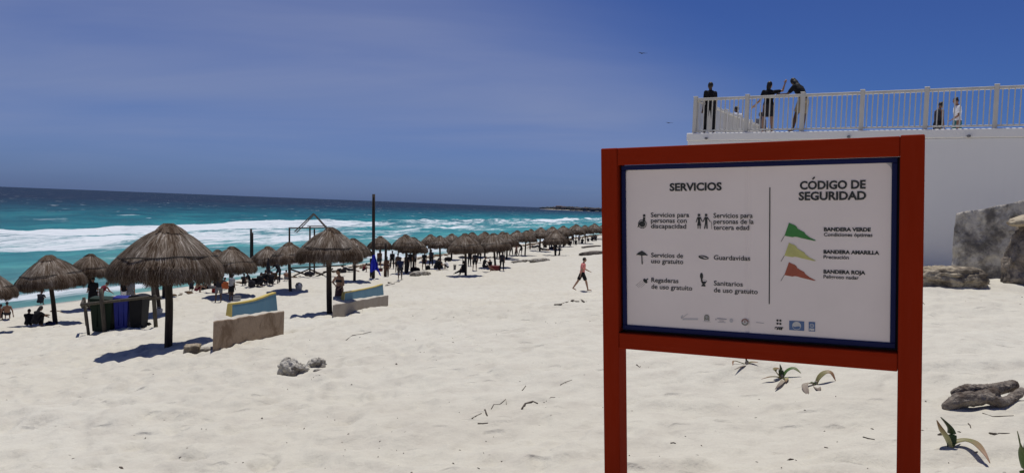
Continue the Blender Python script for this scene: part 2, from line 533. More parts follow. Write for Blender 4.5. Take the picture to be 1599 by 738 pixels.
Z = np.zeros_like(X)
amp0 = np.clip(n_ / 10, 0, 1)
z1 = crest(58, 2.2, 6, 1.05); z2 = crest(33, 1.6, 5, 0.50); z3 = crest(17, 1.2, 4, 0.25); z4 = crest(82, 5, 9, 0.65); z5 = crest(118, 6, 10, 0.7)
Z += z1 + z2 + z3 + z4 + z5
Z += 0.16 * np.sin(nn / 3.6 + 2 * fbm(s_ / 20, n_ / 20, 2)) * amp0 * np.clip(fbm(s_ / 30 + 3, n_ / 30, 2) + .7, 0, 1.4)
Z += 0.42 * fbm(nn / 6.0, s_ / 14.0, 4) * amp0
Z += 0.16 * fbm(nn / 1.5, s_ / 3.0, 3) * amp0
Z *= far
Z -= 0.02
me = grid_mesh('sea', np.stack([X, Y, Z], -1), [sea_material()])


def band(c, a, b):
    d = nn - c
    return np.where(d < 0, np.exp(-(d / a) ** 2), np.exp(-(d / b) ** 2))


alongA = np.clip(vnoise(s_ / 55.0 + 2.2, n_ * 0) * 1.7 - 0.15, 0, 1)
nearF = np.clip(1 - (s_ - 40) / 200, 0.3, 1)
F = 1.18 * band(57, 6, 2.0) * np.clip(0.55 + nearF * .45 + 0.35 * fbm(s_ / 18, n_ * 0 + 4, 2), 0, 1)
F1 = np.clip((60 - nn) / 1.6, 0, 1) * np.clip((nn - 9) / 20, 0, 1) ** .8
F = np.maximum(F, F1 * (0.74 + 0.34 * fbm(s_ / 22, n_ / 9, 3) - .10 * (1 - nearF)))
F = np.maximum(F, (0.45 * band(32, 5, 7) + 0.22 * band(24, 9, 9)) * (0.5 + 0.5 * nearF + 0.4 * fbm(s_ / 25 + 7, n_ / 10, 2)))
F = np.maximum(F, 1.0 * band(33, 2.5, 1.0) * np.clip(vnoise(s_ / 24 + 11, n_ * 0) * 2 - .7, 0, 1))
F = np.maximum(F, 1.0 * band(88, 2.2, 1.4) * np.clip(vnoise(s_ / 30 + 5, n_ * 0 + 7) * 5 - 3.0, 0, 1))
F = np.maximum(F, 1.0 * band(0.8 + 1.0 * fbm(s_ / 9, n_ * 0 + 9, 3), 3, 1.1) * 0.9)
F = np.maximum(F, 0.75 * band(7 + 2.0 * fbm(s_ / 12, n_ * 0 + 19, 3), 3, 1.6) * np.clip(vnoise(s_ / 16 + 31, n_ * 0) * 2 - .5, 0, 1))
F = np.maximum(F, (0.50 + 0.45 * np.clip((s_ - 15) / 40, 0, 1)) * np.clip(1.25 - abs(n_ - 5) / 13, 0, 1) * (0.85 + .4 * fbm(s_ / 10 + 3, n_ / 4, 2)))
F = F * np.clip((1500 - Rr) / 700, 0, 1)
a_ = me.attributes.new('foam', 'FLOAT', 'POINT'); a_.data.foreach_set('value', F.reshape(-1).astype(np.float32))
sea = link('sea', me); tag(sea, kind='structure')

# ------------------------------------------------------------------ sign
SC = Vector((0.50886427, 4.68372176, 0.36129817)) + Vector((0, 0, 6.0))
sxv = Vector((0.88369126, -0.46639482, 0.03956799)).normalized()
syv = -Vector((0.05602243, 0.0214621, -0.99819881)); syv = (syv - sxv * syv.dot(sxv)).normalized()
szv = sxv.cross(syv)
SM = Matrix((sxv, syv, szv)).transposed().to_4x4(); SM.translation = SC


def paint(name, col, rough=0.45, spec=0.4, wear=(0.5, 0.5, 0.5), amount=0.25, scale=(3, 30, 3), bump=0.25):
    mt = bpy.data.materials.new(name); mt.use_nodes = True
    t = mt.node_tree; p = t.nodes['Principled BSDF']
    c = nd(t, 'ShaderNodeTexCoord'); mpn = nd(t, 'ShaderNodeMapping'); mpn.inputs['Scale'].default_value = scale
    lk(t, c, 'Object', mpn, 0)
    n = nd(t, 'ShaderNodeTexNoise', Scale=2.5, Detail=8.0, Roughness=0.7); lk(t, mpn, 0, n, 'Vector')
    n2 = nd(t, 'ShaderNodeTexNoise', Scale=1.7, Detail=3.0); lk(t, c, 'Object', n2, 'Vector')
    cc = mixc(t, mapr(t, n.outputs[0], .4, .7, 0, amount), col, wear)
    cc = mixc(t, mapr(t, n2.outputs[0], .35, .7, 0, .35), cc, tuple(x * 0.72 for x in col))
    t.links.new(cc, p.inputs['Base Color'])
    p.inputs['Roughness'].default_value = rough; p.inputs['Specular IOR Level'].default_value = spec
    b = nd(t, 'ShaderNodeBump', Strength=bump, Distance=0.004); lk(t, n, 0, b, 'Height'); lk(t, b, 0, p, 'Normal')
    return mt


RED_V = paint('red_paint_upright', (0.265, 0.0200, 0.0045), rough=0.75, spec=0.04, wear=(0.32, 0.040, 0.018), scale=(14, 1.2, 14))
RED_H = paint('red_paint_beam', (0.265, 0.0200, 0.0045), rough=0.75, spec=0.04, wear=(0.32, 0.040, 0.018), scale=(1.2, 14, 14))
BLUE_F = paint('dark_blue_paint', (0.008, 0.012, 0.065), rough=0.5, spec=0.12, wear=(0.015, 0.025, 0.11), scale=(2, 2, 2))
BLACK_G = mat('gap_shade_and_tube_black', (0.012, 0.012, 0.014), rough=0.6)
PANELM = mat('printed_vinyl', (0.80, 0.705, 0.645), (0.74, 0.65, 0.595), scale=2.2, rough=0.42, spec=0.4, contrast=(0.3, 0.7))
INK = mat('black_ink', (0.016, 0.018, 0.016), (0.03, 0.032, 0.03), scale=30, rough=0.5)

sign = empty('information_sign'); sign.matrix_world = SM
tag(sign, 'large information board in a thick red wooden frame, closest to the camera', 'sign')


def sbox(name, lo, hi, m_, bevel=0.003, parent=None):
    b = MB(); b.box(lo, hi); return b.build(name, m_, parent or sign, bevel=bevel)


# each post goes down into the sand
def to_sand(lx):
    p = SM @ Vector((lx, -1.9, -.06)); d = syv
    for k in range(200):
        q = p - d * 0.01 * k
        if q.z < gz(q.x, q.y) - 0.35: break
    return -1.9 - 0.01 * k


sbox('post', (-0.004, to_sand(0.05), -0.135), (0.0965, 0, 0), RED_V, 0.005)
sbox('post', (1.5895, to_sand(1.64), -0.115), (1.6985, 0.003, 0.002), RED_V, 0.005)
sbox('crossbeam', (0.0975, -0.100, -0.118), (1.5885, -0.001, -0.003), RED_H, 0.004)
sbox('crossbeam', (0.0975, -1.188, -0.118), (1.5885, -1.094, -0.003), RED_H, 0.004)
fd = -0.046
# black sheet behind the blue frame, its colour painting the shade in the gap
sbox('gap_shade_sheet', (0.0985, -1.092, -0.09), (1.5875, -0.102, -0.075), BLACK_G, 0)
ff = tag(empty('inner_frame'), None); ff.parent = sign
for lo, hi in (((0.108, -0.131, fd - .02), (1.578, -0.104, fd + .006)), ((0.108, -1.078, fd - .02), (1.578, -1.0495, fd + .006)),
               ((0.108, -1.049, fd - .02), (0.1335, -0.1315, fd + .006)), ((1.5515, -1.049, fd - .02), (1.578, -0.1315, fd + .006))):
    b = MB(); b.box(lo, hi); b.build('frame_rail', BLUE_F, ff, bevel=0.003)
# panel: a vinyl sheet with a vertical fold and slight waviness
px = np.concatenate([np.linspace(0.1335, 0.80, 34), np.linspace(0.805, 0.87, 27), np.linspace(0.875, 1.5515, 34)])
py = np.linspace(-1.0495, -0.131, 40)
PX, PY = np.meshgrid(px, py)
PZ = fd - 0.004 + 0.0012 * fbm(PX * 3.5, PY * 2.5, 2) - 0.0050 * np.exp(-((PX - 0.838) / 0.011) ** 2)
pm = grid_mesh('panel', np.stack([PX, PY, PZ], -1), [PANELM])
panel = link('panel', pm, sign)
PD = fd - 0.0014


def flat(name, polys, m_, parent=None, z=PD):
    """printed shapes: polygons in the board's own plane, in metres"""
    bm = bmesh.new()
    for poly in polys:
        vs = [bm.verts.new((x, y, z)) for x, y in poly]
        try: bm.faces.new(vs)
        except ValueError: pass
    bmesh.ops.recalc_face_normals(bm, faces=bm.faces)
    me = bpy.data.meshes.new(name); bm.to_mesh(me); bm.free(); me.materials.append(m_)
    o = link(name, me, parent or panel); return o


def circ(cx, cy, r, n=20, ry=None, a0=0, a1=2 * math.pi, rot=0):
    ry = ry or r; out = []
    m__ = n if abs(a1 - a0 - 2 * math.pi) < 1e-6 else n + 1
    for k in range(m__):
        a = a0 + (a1 - a0) * k / n
        x, y = r * math.cos(a), ry * math.sin(a)
        out.append((cx + x * math.cos(rot) - y * math.sin(rot), cy + x * math.sin(rot) + y * math.cos(rot)))
    return out


def ring(cx, cy, r0, r1, n=24, a0=0, a1=2 * math.pi, k=1.0):
    q = []
    for i in range(n):
        a, b = a0 + (a1 - a0) * i / n, a0 + (a1 - a0) * (i + 1) / n
        q.append([(cx + r0 * math.cos(a), cy + k * r0 * math.sin(a)), (cx + r1 * math.cos(a), cy + k * r1 * math.sin(a)),
                  (cx + r1 * math.cos(b), cy + k * r1 * math.sin(b)), (cx + r0 * math.cos(b), cy + k * r0 * math.sin(b))])
    return q


def stroke(x0, y0, x1, y1, w, w1=None):
    w1 = w if w1 is None else w1
    dx, dy = x1 - x0, y1 - y0; L = math.hypot(dx, dy); nx, ny = -dy / L, dx / L
    return [(x0 + nx * w / 2, y0 + ny * w / 2), (x0 - nx * w / 2, y0 - ny * w / 2), (x1 - nx * w1 / 2, y1 - ny * w1 / 2), (x1 + nx * w1 / 2, y1 + ny * w1 / 2)]


def text(s, x, y, width, size, m_=None, bold=0.0, z=PD, name='lettering', align='LEFT', space=1.0):
    cu = bpy.data.curves.new(name, 'FONT'); cu.body = s; cu.size = size; cu.offset = bold; cu.fill_mode = 'FRONT'; cu.space_character = space
    cu.resolution_u = 3
    o = bpy.data.objects.new('tmp', cu); COL.objects.link(o)
    bpy.context.view_layer.update()
    dg = bpy.context.evaluated_depsgraph_get()
    me = bpy.data.meshes.new_from_object(o.evaluated_get(dg))
    bpy.data.objects.remove(o); bpy.data.curves.remove(cu)
    co = np.array([v.co[:] for v in me.vertices])
    w0 = co[:, 0].max() - co[:, 0].min(); k = width / w0
    x_ = (co[:, 0] - co[:, 0].min()) * k + (x if align == 'LEFT' else x - width / 2)
    co[:, 0] = x_; co[:, 1] += y; co[:, 2] = z
    me.vertices.foreach_set('co', co.reshape(-1).astype(np.float32)); me.materials.clear(); me.materials.append(m_ or INK); me.name = name
    me.update()
    return link(name, me, panel)


# headings
B1 = 0.0005
text('SERVICIOS', 0.398, -0.2560, 0.298, 0.060, bold=0.0021)
text('CODIGO DE', 1.270, -0.2585, 0.322, 0.060, bold=0.0021, align='C')
flat('acute_accent', [stroke(1.1725, -0.2075, 1.1835, -0.1945, .0065, .008)], INK)
text('SEGURIDAD', 1.2685, -0.3155, 0.330, 0.060, bold=0.0021, align='C')
# services, left column
def para(lines, x, y0, dy, size, widths, bold=B1):
    for i, (l, w_) in enumerate(zip(lines, widths)):
        text(l, x, y0 - dy * i, w_, size, bold=bold)


para(['Servicios para', 'personas con', 'discapacidad'], 0.285, -0.4075, 0.0325, 0.038, [0.226, 0.212, 0.209])
para(['Servicios para', 'personas de la', 'tercera edad'], 0.6495, -0.4110, 0.0335, 0.038, [0.215, 0.220, 0.196])
para(['Servicios de', 'uso gratuito'], 0.285, -0.6420, 0.0345, 0.038, [0.190, 0.191])
para(['Guardavidas'], 0.6505, -0.6470, 0.034, 0.038, [0.200])
para(['Regaderas', 'de uso gratuito'], 0.285, -0.7880, 0.0385, 0.038, [0.162, 0.242])
para(['Sanitarios', 'de uso gratuito'], 0.6505, -0.7920, 0.0385, 0.038, [0.161, 0.241])
# dividing rule
flat('dividing_rule', [stroke(0.955, -0.246, 0.953, -0.882, 0.0055)], INK)
# flags column
text('BANDERA VERDE', 1.2305, -0.4800, 0.226, 0.0265, bold=0.0012)
text('Condiciones óptimas', 1.2305, -0.5075, 0.234, 0.0265, bold=0.0005)
text('BANDERA AMARILLA', 1.2295, -0.5985, 0.268, 0.0265, bold=0.0012)
text('Precaución', 1.2295, -0.6260, 0.124, 0.0265, bold=0.0005)
text('BANDERA ROJA', 1.2300, -0.7035, 0.203, 0.0265, bold=0.0012)
text('Peligroso nadar', 1.2300, -0.7305, 0.172, 0.0265, bold=0.0005)
for yy, nm, c in ((0, 'green', (0.045, 0.21, 0.045)), (-0.1075, 'yellow', (0.53, 0.50, 0.17)), (-0.2125, 'red', (0.36, 0.085, 0.045))):
    X0, Y0 = 1.055, -0.437 + yy
    poly = [(X0, Y0), (X0 + .012, Y0 - .006), (X0 + .028, Y0 - .012), (X0 + .038, Y0 - .020), (X0 + .043, Y0 - .030), (X0 + .058, Y0 - .040),
            (X0 + .078, Y0 - .050), (X0 + .083, Y0 - .060), (X0 + .106, Y0 - .078), (X0 + .138, Y0 - .094), (X0 + .128, Y0 - .0955), (X0 + .085, Y0 - .0865),
            (X0 + .062, Y0 - .0815), (X0 + .045, Y0 - .0765), (X0 + .030, Y0 - .0745), (X0 + .018, Y0 - .0775), (X0 - .0235, Y0 - .0705)]
    fm_ = mat('flag_print_' + nm, c, tuple(x * .85 for x in c), scale=20, rough=0.5)
    tag(flat('flag_emblem', [poly], fm_), nm + ' pennant printed on the board')
    flat('flag_stick', [stroke(X0 - .0235, Y0 - .0705, X0 - .0415, Y0 - .103, 0.0028)], mat('stick_print', (0.16, 0.13, 0.12), rough=.5))
# icons ------------------------------------------------------------
# wheelchair user
cx, cy = 0.2390, -0.4480
ic = ring(cx - .006, cy, 0.0225, 0.0262, 26) + [circ(cx - .006, cy, 0.0180, 22)] + [circ(cx + .0055, cy + .0500, 0.0078, 16)]
ic += [[(cx - .001, cy + .040), (cx + .012, cy + .040), (cx + .0105, cy + .014), (cx - .004, cy + .012)], stroke(cx - .018, cy + .012, cx - .034, cy - .019, .008, .004)]
flat('wheelchair_icon', ic, INK)
# elderly couple
for ex, woman in ((0.5675, True), (0.6080, False)):
    ey = -0.433
    p_ = [circ(ex, ey + .0375, .0078, 16)]
    if woman:
        p_ += [[(ex - .008, ey + .027), (ex + .008, ey + .027), (ex + .006, ey + .006), (ex + .0125, ey - .022), (ex - .011, ey - .022), (ex - .006, ey + .006)],
               stroke(ex - .0055, ey - .022, ex - .0055, ey - .040, .0052), stroke(ex + .0065, ey - .022, ex + .0065, ey - .040, .0052),
               stroke(ex - .008, ey + .024, ex - .0165, ey - .003, .005, .004), stroke(ex + .008, ey + .024, ex + .0195, ey - .001, .005, .004)]
    else:
        p_ += [[(ex - .008, ey + .027), (ex + .008, ey + .027), (ex + .0075, ey - .004), (ex + .0085, ey - .040), (ex + .002, ey - .040), (ex + .0005, ey - .010),
                (ex - .0055, ey - .040), (ex - .012, ey - .040), (ex - .006, ey - .004)],
               stroke(ex - .007, ey + .024, ex - .0170, ey - .001, .005, .004), stroke(ex + .008, ey + .024, ex + .0215, ey + .0015, .005, .004)]
        p_ += ring(ex + .0260, ey - .0035, .0040, .0058, 8, 0, math.pi) + [stroke(ex + .0310, ey - .0035, ex + .0320, ey - .041, .0022)]
    flat('elderly_person_icon', p_, INK)
# beach parasol
ux, uy = 0.2290, -0.6390
flat('parasol_icon', [[(ux, uy + .034), (ux + .020, uy + .022), (ux + .037, uy + .005), (ux + .020, uy + .008), (ux, uy + .005), (ux - .020, uy + .0085), (ux - .037, uy + .0085), (ux - .022, uy + .023)],
                      stroke(ux - .001, uy + .007, ux + .001, uy - .045, .0055, .007)], INK)
# rescue board
gx, gy = 0.5925, -0.6355
flat('rescue_float_icon', [circ(gx, gy, .0295, 28, .0105, rot=-0.16)], INK)
flat('rescue_float_icon', [circ(gx + .011, gy - .003, .0125, 16, .0024, rot=-0.16), circ(gx - .006, gy + .0045, .014, 16, .0012, rot=-0.16)], PANELM, z=PD + .0005)
# shower
hx, hy = 0.2480, -0.7830
p_ = [circ(hx, hy, .0155, 18, .0095, rot=-0.75), stroke(hx + .004, hy + .004, hx + .0175, hy + .014, .008, .005), stroke(hx + .003, hy + .006, hx - .006, hy + .014, .004)]
for i in range(5):
    for j in range(4):
        x0 = hx - .012 - .0075 * i + .0045 * (j - 1.5) * 1.7; y0 = hy - .008 - .0065 * i * 1.0 - (.006 * (j - 1.5))
        if i + j * 0.2 < 4.6: p_.append(stroke(x0, y0, x0 - .0035, y0 - .0033, .0020))
flat('shower_icon', p_, INK)
# toilet
tx, ty = 0.5870, -0.7640
p_ = [circ(tx - .006, ty + .022, .0088, 18, .0185, rot=0.05), stroke(tx - .008, ty + .006, tx - .001, ty - .010, .008)]
p_ += ring(tx + .0068, ty - .0060, .0150, .0178, 20, k=.36)
p_ += [[(tx - .009, ty - .009), (tx + .0225, ty - .008), (tx + .015, ty - .0215), (tx + .004, ty - .0255), (tx - .003, ty - .021)],
       [(tx - .003, ty - .0245), (tx + .014, ty - .0245), (tx + .0165, ty - .037), (tx - .008, ty - .036)]]
flat('toilet_icon', p_, INK)
# row of emblems along the foot of the board
FAINT = mat('faded_print', (0.47, 0.44, 0.43), (0.50, 0.47, 0.46), rough=.5)
FAINT2 = mat('faded_grey_print', (0.36, 0.33, 0.33), (0.40, 0.37, 0.37), rough=.5)
OLIVE = mat('olive_print', (0.18, 0.18, 0.14), (0.24, 0.23, 0.19), scale=60, rough=.5)
MAROON = mat('maroon_print', (0.24, 0.10, 0.08), (0.30, 0.18, 0.14), scale=50, rough=.5)
LBLUE = mat('blue_print', (0.075, 0.135, 0.26), (0.09, 0.15, 0.28), scale=20, rough=.5)
flat('faded_emblem', [stroke(0.462, -0.994, 0.500, -0.962, .003), stroke(0.470, -0.996, 0.560, -0.990, .009), stroke(0.462, -0.990, 0.470, -0.972, .006)], FAINT)
lx, ly = 0.6100, -0.9800
flat('shield_emblem', [circ(lx, ly + .004, .0150, 18, .0160, 0, math.pi), [(lx - .0150, ly + .004), (lx - .0150, ly - .0165), (lx + .0150, ly - .0165), (lx + .0150, ly + .004)]], OLIVE)
flat('shield_emblem', ring(lx, ly + .003, .007, .009, 12, 0, math.pi) + [stroke(lx - .010, ly - .0125, lx + .010, ly - .0125, .0045), circ(lx, ly + .002, .0035, 8)], FAINT, z=PD + .0005)
flat('faded_emblem', [stroke(lx - .022, -1.0010, lx + .024, -1.0020, .0022)], FAINT)
flat('faded_emblem', [stroke(0.668, -0.9795, 0.722, -0.9805, .0055), stroke(0.680, -0.9905, 0.708, -0.991, .0032), stroke(0.672, -0.9985, 0.716, -0.9995, .0026), circ(0.662, -0.985, .004, 10)], FAINT2)
flat('faded_emblem', [circ(0.748, -0.986, .010, 16, .012)], FAINT)
ax, ay = 0.8225, -0.9900
flat('round_emblem', [circ(ax, ay, .0200, 26, .0200)], FAINT2)
flat('round_emblem', ring(ax, ay, .0115, .0195, 10, 0.15, math.pi - .1), MAROON, z=PD + .0005)
flat('round_emblem', ring(ax, ay, .0115, .0190, 10, math.pi + .2, 2 * math.pi - .2), OLIVE, z=PD + .0005)
flat('round_emblem', [circ(ax, ay, .0110, 18)], mat('pale_print', (0.62, 0.60, 0.56), rough=.5), z=PD + .0008)
flat('round_emblem', [circ(ax, ay + .002, .0045, 10, .006)], MAROON, z=PD + .0012)
flat('faded_emblem', [stroke(0.882, -0.9885, 0.925, -0.9895, .0028)], FAINT2)
sxx, syy = 1.0040, -0.9870
flat('four_dot_emblem', [circ(sxx + dx, syy + .0085 + dy, .0062, 12) for dx in (-.0075, .0075) for dy in (-.0088, .0088)], INK)
text('SAT', sxx - .0225, syy - .0320, 0.0450, 0.0170, bold=0.0022)
bx, by = 1.0960, -0.9925
flat('blue_flag_emblem', [[(bx - .0385, by + .0255), (bx + .0385, by + .0255), (bx + .0385, by - .0255), (bx - .0385, by - .0255)]], LBLUE)
PALE = mat('pale_print', (0.62, 0.60, 0.56))
flat('blue_flag_emblem', [circ(bx, by, .0225, 28)], PALE, z=PD + .0006)
flat('blue_flag_emblem', [[(bx - .0195, by - .002), (bx - .010, by - .0065), (bx, by - .004), (bx + .010, by - .0015), (bx + .0195, by - .005), (bx + .0165, by - .0125), (bx + .008, by - .0185), (bx - .002, by - .0198), (bx - .012, by - .0165), (bx - .018, by - .010)]], LBLUE, z=PD + .0012)
bx = 1.1735
flat('small_blue_emblem', [[(bx - .0160, by + .0255), (bx + .0160, by + .0255), (bx + .0160, by - .0255), (bx - .0160, by - .0255)]], LBLUE)
flat('small_blue_emblem', ring(bx, by + .006, .0085, .0105, 16) + [stroke(bx - .009, by + .006, bx + .009, by + .006, .0015), stroke(bx - .006, by + .011, bx + .006, by + .011, .0012), stroke(bx - .006, by + .001, bx + .006, by + .001, .0012)], PALE, z=PD + .0006)
text('FEE', bx - .0125, by - .0205, 0.0250, 0.0150, m_=PALE, bold=0.0012, z=PD + .0006)
# darker patches in the panel's upper corners
CORNER_DARK = mat('corner_dark_tone', (0.30, 0.28, 0.26), (0.42, 0.39, 0.37), scale=40, rough=.7)
flat('corner_patch', [[(0.1345, -0.1325), (0.1475, -0.1325), (0.1405, -0.139), (0.1345, -0.146)]], CORNER_DARK)
flat('corner_patch', [[(1.5505, -0.1325), (1.5505, -0.166), (1.5430, -0.149), (1.5240, -0.1325)]], mat('corner_mid_tone', (0.38, 0.35, 0.34), (0.45, 0.42, 0.41), scale=30))

# ------------------------------------------------------------------ shared looks
WOODD = mat('weathered_dark_wood', (0.050, 0.036, 0.027), (0.020, 0.015, 0.012), scale=3, stretch=(9, 9, 1.2), rough=0.85, bump=0.5, bscale=12)
WOODG = mat('grey_driftwood', (0.17, 0.145, 0.12), (0.075, 0.060, 0.048), scale=4, stretch=(7, 7, 1.5), rough=0.9, bump=0.5, bscale=14)
ROPE = mat('tarred_rope', (0.020, 0.017, 0.015), (0.035, 0.03, 0.026), scale=30, rough=0.9)


def thatch_material():
    mt = bpy.data.materials.new('palm_thatch'); mt.use_nodes = True
    t = mt.node_tree; p = t.nodes['Principled BSDF']
    p.inputs['Roughness'].default_value = 0.9; p.inputs['Specular IOR Level'].default_value = 0.15
    a = nd(t, 'ShaderNodeAttribute', _attribute_name='tone')
    r = nd(t, 'ShaderNodeValToRGB'); lk(t, a, 'Fac', r, 0)
    e = r.color_ramp.elements
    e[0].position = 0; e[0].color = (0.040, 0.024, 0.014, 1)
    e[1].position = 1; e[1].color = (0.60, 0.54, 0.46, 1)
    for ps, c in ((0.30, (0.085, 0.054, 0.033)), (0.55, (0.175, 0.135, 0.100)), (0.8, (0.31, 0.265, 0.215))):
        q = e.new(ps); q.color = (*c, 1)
    oi = nd(t, 'ShaderNodeObjectInfo')
    c = nd(t, 'ShaderNodeTexCoord')
    n = nd(t, 'ShaderNodeTexNoise', Scale=2.2, Detail=5.0); lk(t, c, 'Object', n, 'Vector')
    col = mixc(t, mapr(t, n.outputs[0], .40, .65, 0, .55), r.outputs[0], mixc(t, 1.0, r.outputs[0], (0.50, 0.42, 0.36), 'MULTIPLY'))
    t.links.new(col, p.inputs['Base Color'])
    return mt


THATCH = thatch_material()
PROF = [(0.0, .05), (.03, .12), (.08, .22), (.19, .41), (.36, .62), (.53, .80), (.64, .90), (.74, .965), (.88, 1.0), (1.0, .985)]
_ph = np.array([p[0] for p in PROF]); _pr = np.array([p[1] for p in PROF])


def prof(h): return float(np.interp(h, _ph, _pr))


def canopy_mesh(seed, n_str, rough_=1.0, cap_side=0.0):
    """thatched cap of radius 1 and height 1.06 whose top sits at z = 0: an underlying shell plus thousands of palm strips"""
    rnd = random.Random(seed); nr = np.random.RandomState(seed)
    v = []; f = []; tone = []
    ns = 40
    lob = [nr.uniform(-1, 1) for _ in range(8)]

    def wob(th, h):
        return 1 + 0.030 * math.sin(3 * th + lob[0] * 3) * h + 0.022 * math.sin(5 * th + lob[1] * 3) + 0.012 * math.sin(9 * th + lob[2] * 5) - 0.02

    # shell (outer and inner)
    rows = [0.0, .02, .06, .13, .22, .33, .45, .56, .66, .78, .90]
    for side_ in (0, 1):
        b = len(v)
        for h in rows:
            for k in range(ns):
                th = 2 * math.pi * k / ns
                r = (prof(h) - 0.03) * wob(th, h) - 0.05 * side_
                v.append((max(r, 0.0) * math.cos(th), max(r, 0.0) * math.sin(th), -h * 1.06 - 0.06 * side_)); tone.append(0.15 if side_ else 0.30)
        for i in range(len(rows) - 1):
            for k in range(ns):
                f.append((b + i * ns + k, b + (i + 1) * ns + k, b + (i + 1) * ns + (k + 1) % ns, b + i * ns + (k + 1) % ns))
        f.append(tuple(b + k for k in range(ns)))
    L = len(rows) - 1
    for k in range(ns):
        f.append((L * ns + k, (len(rows) + L) * ns + k, (len(rows) + L) * ns + (k + 1) % ns, L * ns + (k + 1) % ns))
    # strips
    for i in range(n_str):
        fr = rnd.random()
        if fr < 0.30: h0 = rnd.uniform(0.70, 0.90)
        elif fr < 0.5: h0 = rnd.uniform(0.46, 0.72)
        else: h0 = rnd.uniform(0.0, 0.62) ** 0.85
        th = rnd.uniform(0, 2 * math.pi)
        ln = rnd.uniform(0.16, 0.34)
        h1 = h0 + ln
        fringe = h1 > 0.9
        w = rnd.uniform(0.0025, 0.0065) * (1.0 if h0 > 0.2 else 1.3)
        sk = rnd.uniform(-0.09, 0.09) * (2.0 if rnd.random() < .12 else 1.0)
        lift = rnd.uniform(0.0, 0.026) * rough_
        if h0 < 0.54 < h1 and h0 > 0.40: lift *= 0.3
        patch = float(vnoise(th * 3.2 + seed, h0 * 5))
        cl_ = float(vnoise(th * 38 + seed * 3, h0 * 5)); cl2 = float(vnoise(th * 9 + seed * 5, h0 * 7 + 3))
        lift += 0.030 * rough_ * (cl_ - .4)
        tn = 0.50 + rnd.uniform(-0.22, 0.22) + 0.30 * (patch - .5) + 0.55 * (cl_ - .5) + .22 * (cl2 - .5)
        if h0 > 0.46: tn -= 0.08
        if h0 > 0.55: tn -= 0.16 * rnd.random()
        hs = (h0, (h0 + h1) / 2, h1)
        hmax = 0.99 + 0.035 * math.sin(7 * th + lob[3]) + 0.03 * math.sin(13 * th + lob[4] * 4) + rnd.uniform(-.05, .03) + .07 * (float(vnoise(th * 20 + seed, 2.0)) - .5)
        b = len(v)
        for j, h in enumerate(hs):
            hh = min(h, hmax) if j else h
            tt = th + sk * (j / 2)
            r = (prof(min(hh, 1.0)) + (0.008, lift, lift * 1.3 + (0.012 if fringe else 0))[j]) * wob(tt, hh)
            if hh > .9: r *= 1 - 0.25 * (hh - .9)
            ww = w * (1, 1.0, .45)[j]
            z = -hh * 1.06 - (0.02 if j == 2 else 0)
            cx, cy = r * math.cos(tt), r * math.sin(tt)
            px_, py_ = -math.sin(tt) * ww, math.cos(tt) * ww
            v.append((cx + px_, cy + py_, z)); v.append((cx - px_, cy - py_, z))
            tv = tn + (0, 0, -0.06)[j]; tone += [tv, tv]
        f.append((b, b + 1, b + 3, b + 2)); f.append((b + 2, b + 3, b + 5, b + 4))
    me = new_mesh('canopy', v, f, [THATCH])
    a = me.attributes.new('tone', 'FLOAT', 'POINT'); a.data.foreach_set('value', np.clip(tone, 0, 1).astype(np.float32))
    return me


def cap_mesh(seed, a0):
    """folded bundle of palm fronds tied over the peak"""
    rnd = random.Random(seed); v = []; f = []; tone = []
    for i in range(420):
        th = a0 + rnd.gauss(0, 0.55) if i % 3 else rnd.uniform(0, 6.28)
        w = rnd.uniform(.008, .018); ln = rnd.uniform(.10, .26) if i % 3 else rnd.uniform(.08, .16)
        b = len(v); tn = rnd.uniform(.2, .62)
        s0 = rnd.uniform(-.06, .06)
        for j in range(4):
            q = j / 3; rr_ = -0.03 + ln * q * 1.5
            h = max(0.0, float(np.interp(max(rr_, 0), _pr, _ph)))
            z = -h * 1.06 + 0.045 * math.sin(min(q * 2.2 + .6, math.pi)) + 0.012
            x = rr_ * math.cos(th) - s0 * math.sin(th); y = rr_ * math.sin(th) + s0 * math.cos(th)
            v.append((x - w * math.sin(th), y + w * math.cos(th), z)); v.append((x + w * math.sin(th), y - w * math.cos(th), z)); tone += [tn, tn]
        for j in range(3): f.append((b + 2 * j, b + 2 * j + 1, b + 2 * j + 3, b + 2 * j + 2))
    me = new_mesh('peak_bundle', v, f, [THATCH])
    a = me.attributes.new('tone', 'FLOAT', 'POINT'); a.data.foreach_set('value', np.clip(tone, 0, 1).astype(np.float32))
    return me


def rope_mesh(seed):
    rnd = random.Random(seed); mb = MB(); pts = []
    ph = rnd.uniform(0, 6)
    for k in range(49):
        th = 2 * math.pi * k / 48
        h = 0.555 + 0.018 * math.sin(2 * th + ph) + 0.008 * math.sin(7 * th + ph)
        r = prof(h) + 0.016
        pts.append((r * math.cos(th), r * math.sin(th), -h * 1.06))
    mb.tube(pts, 0.0125, 5)
    return mb.mesh('rope_band', [ROPE])


def rafter_mesh():
    mb = MB()
    for k in range(8):
        th = 2 * math.pi * k / 8 + .2
        mb.tube([(0, 0, -.16), (.90 * math.cos(th), .90 * math.sin(th), -.84)], 0.022, 5)
    mb.tube([(0.6 * math.cos(t_ * math.pi / 8), 0.6 * math.sin(t_ * math.pi / 8), -.62) for t_ in range(17)], .016, 4)
    return mb.mesh('rafter_ring', [WOODD])


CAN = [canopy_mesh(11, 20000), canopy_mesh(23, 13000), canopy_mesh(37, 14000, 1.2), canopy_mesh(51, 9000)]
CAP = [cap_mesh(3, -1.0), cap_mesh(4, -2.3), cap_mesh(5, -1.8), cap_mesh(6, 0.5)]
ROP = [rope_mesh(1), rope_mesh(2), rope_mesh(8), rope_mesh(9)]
RAF = rafter_mesh()


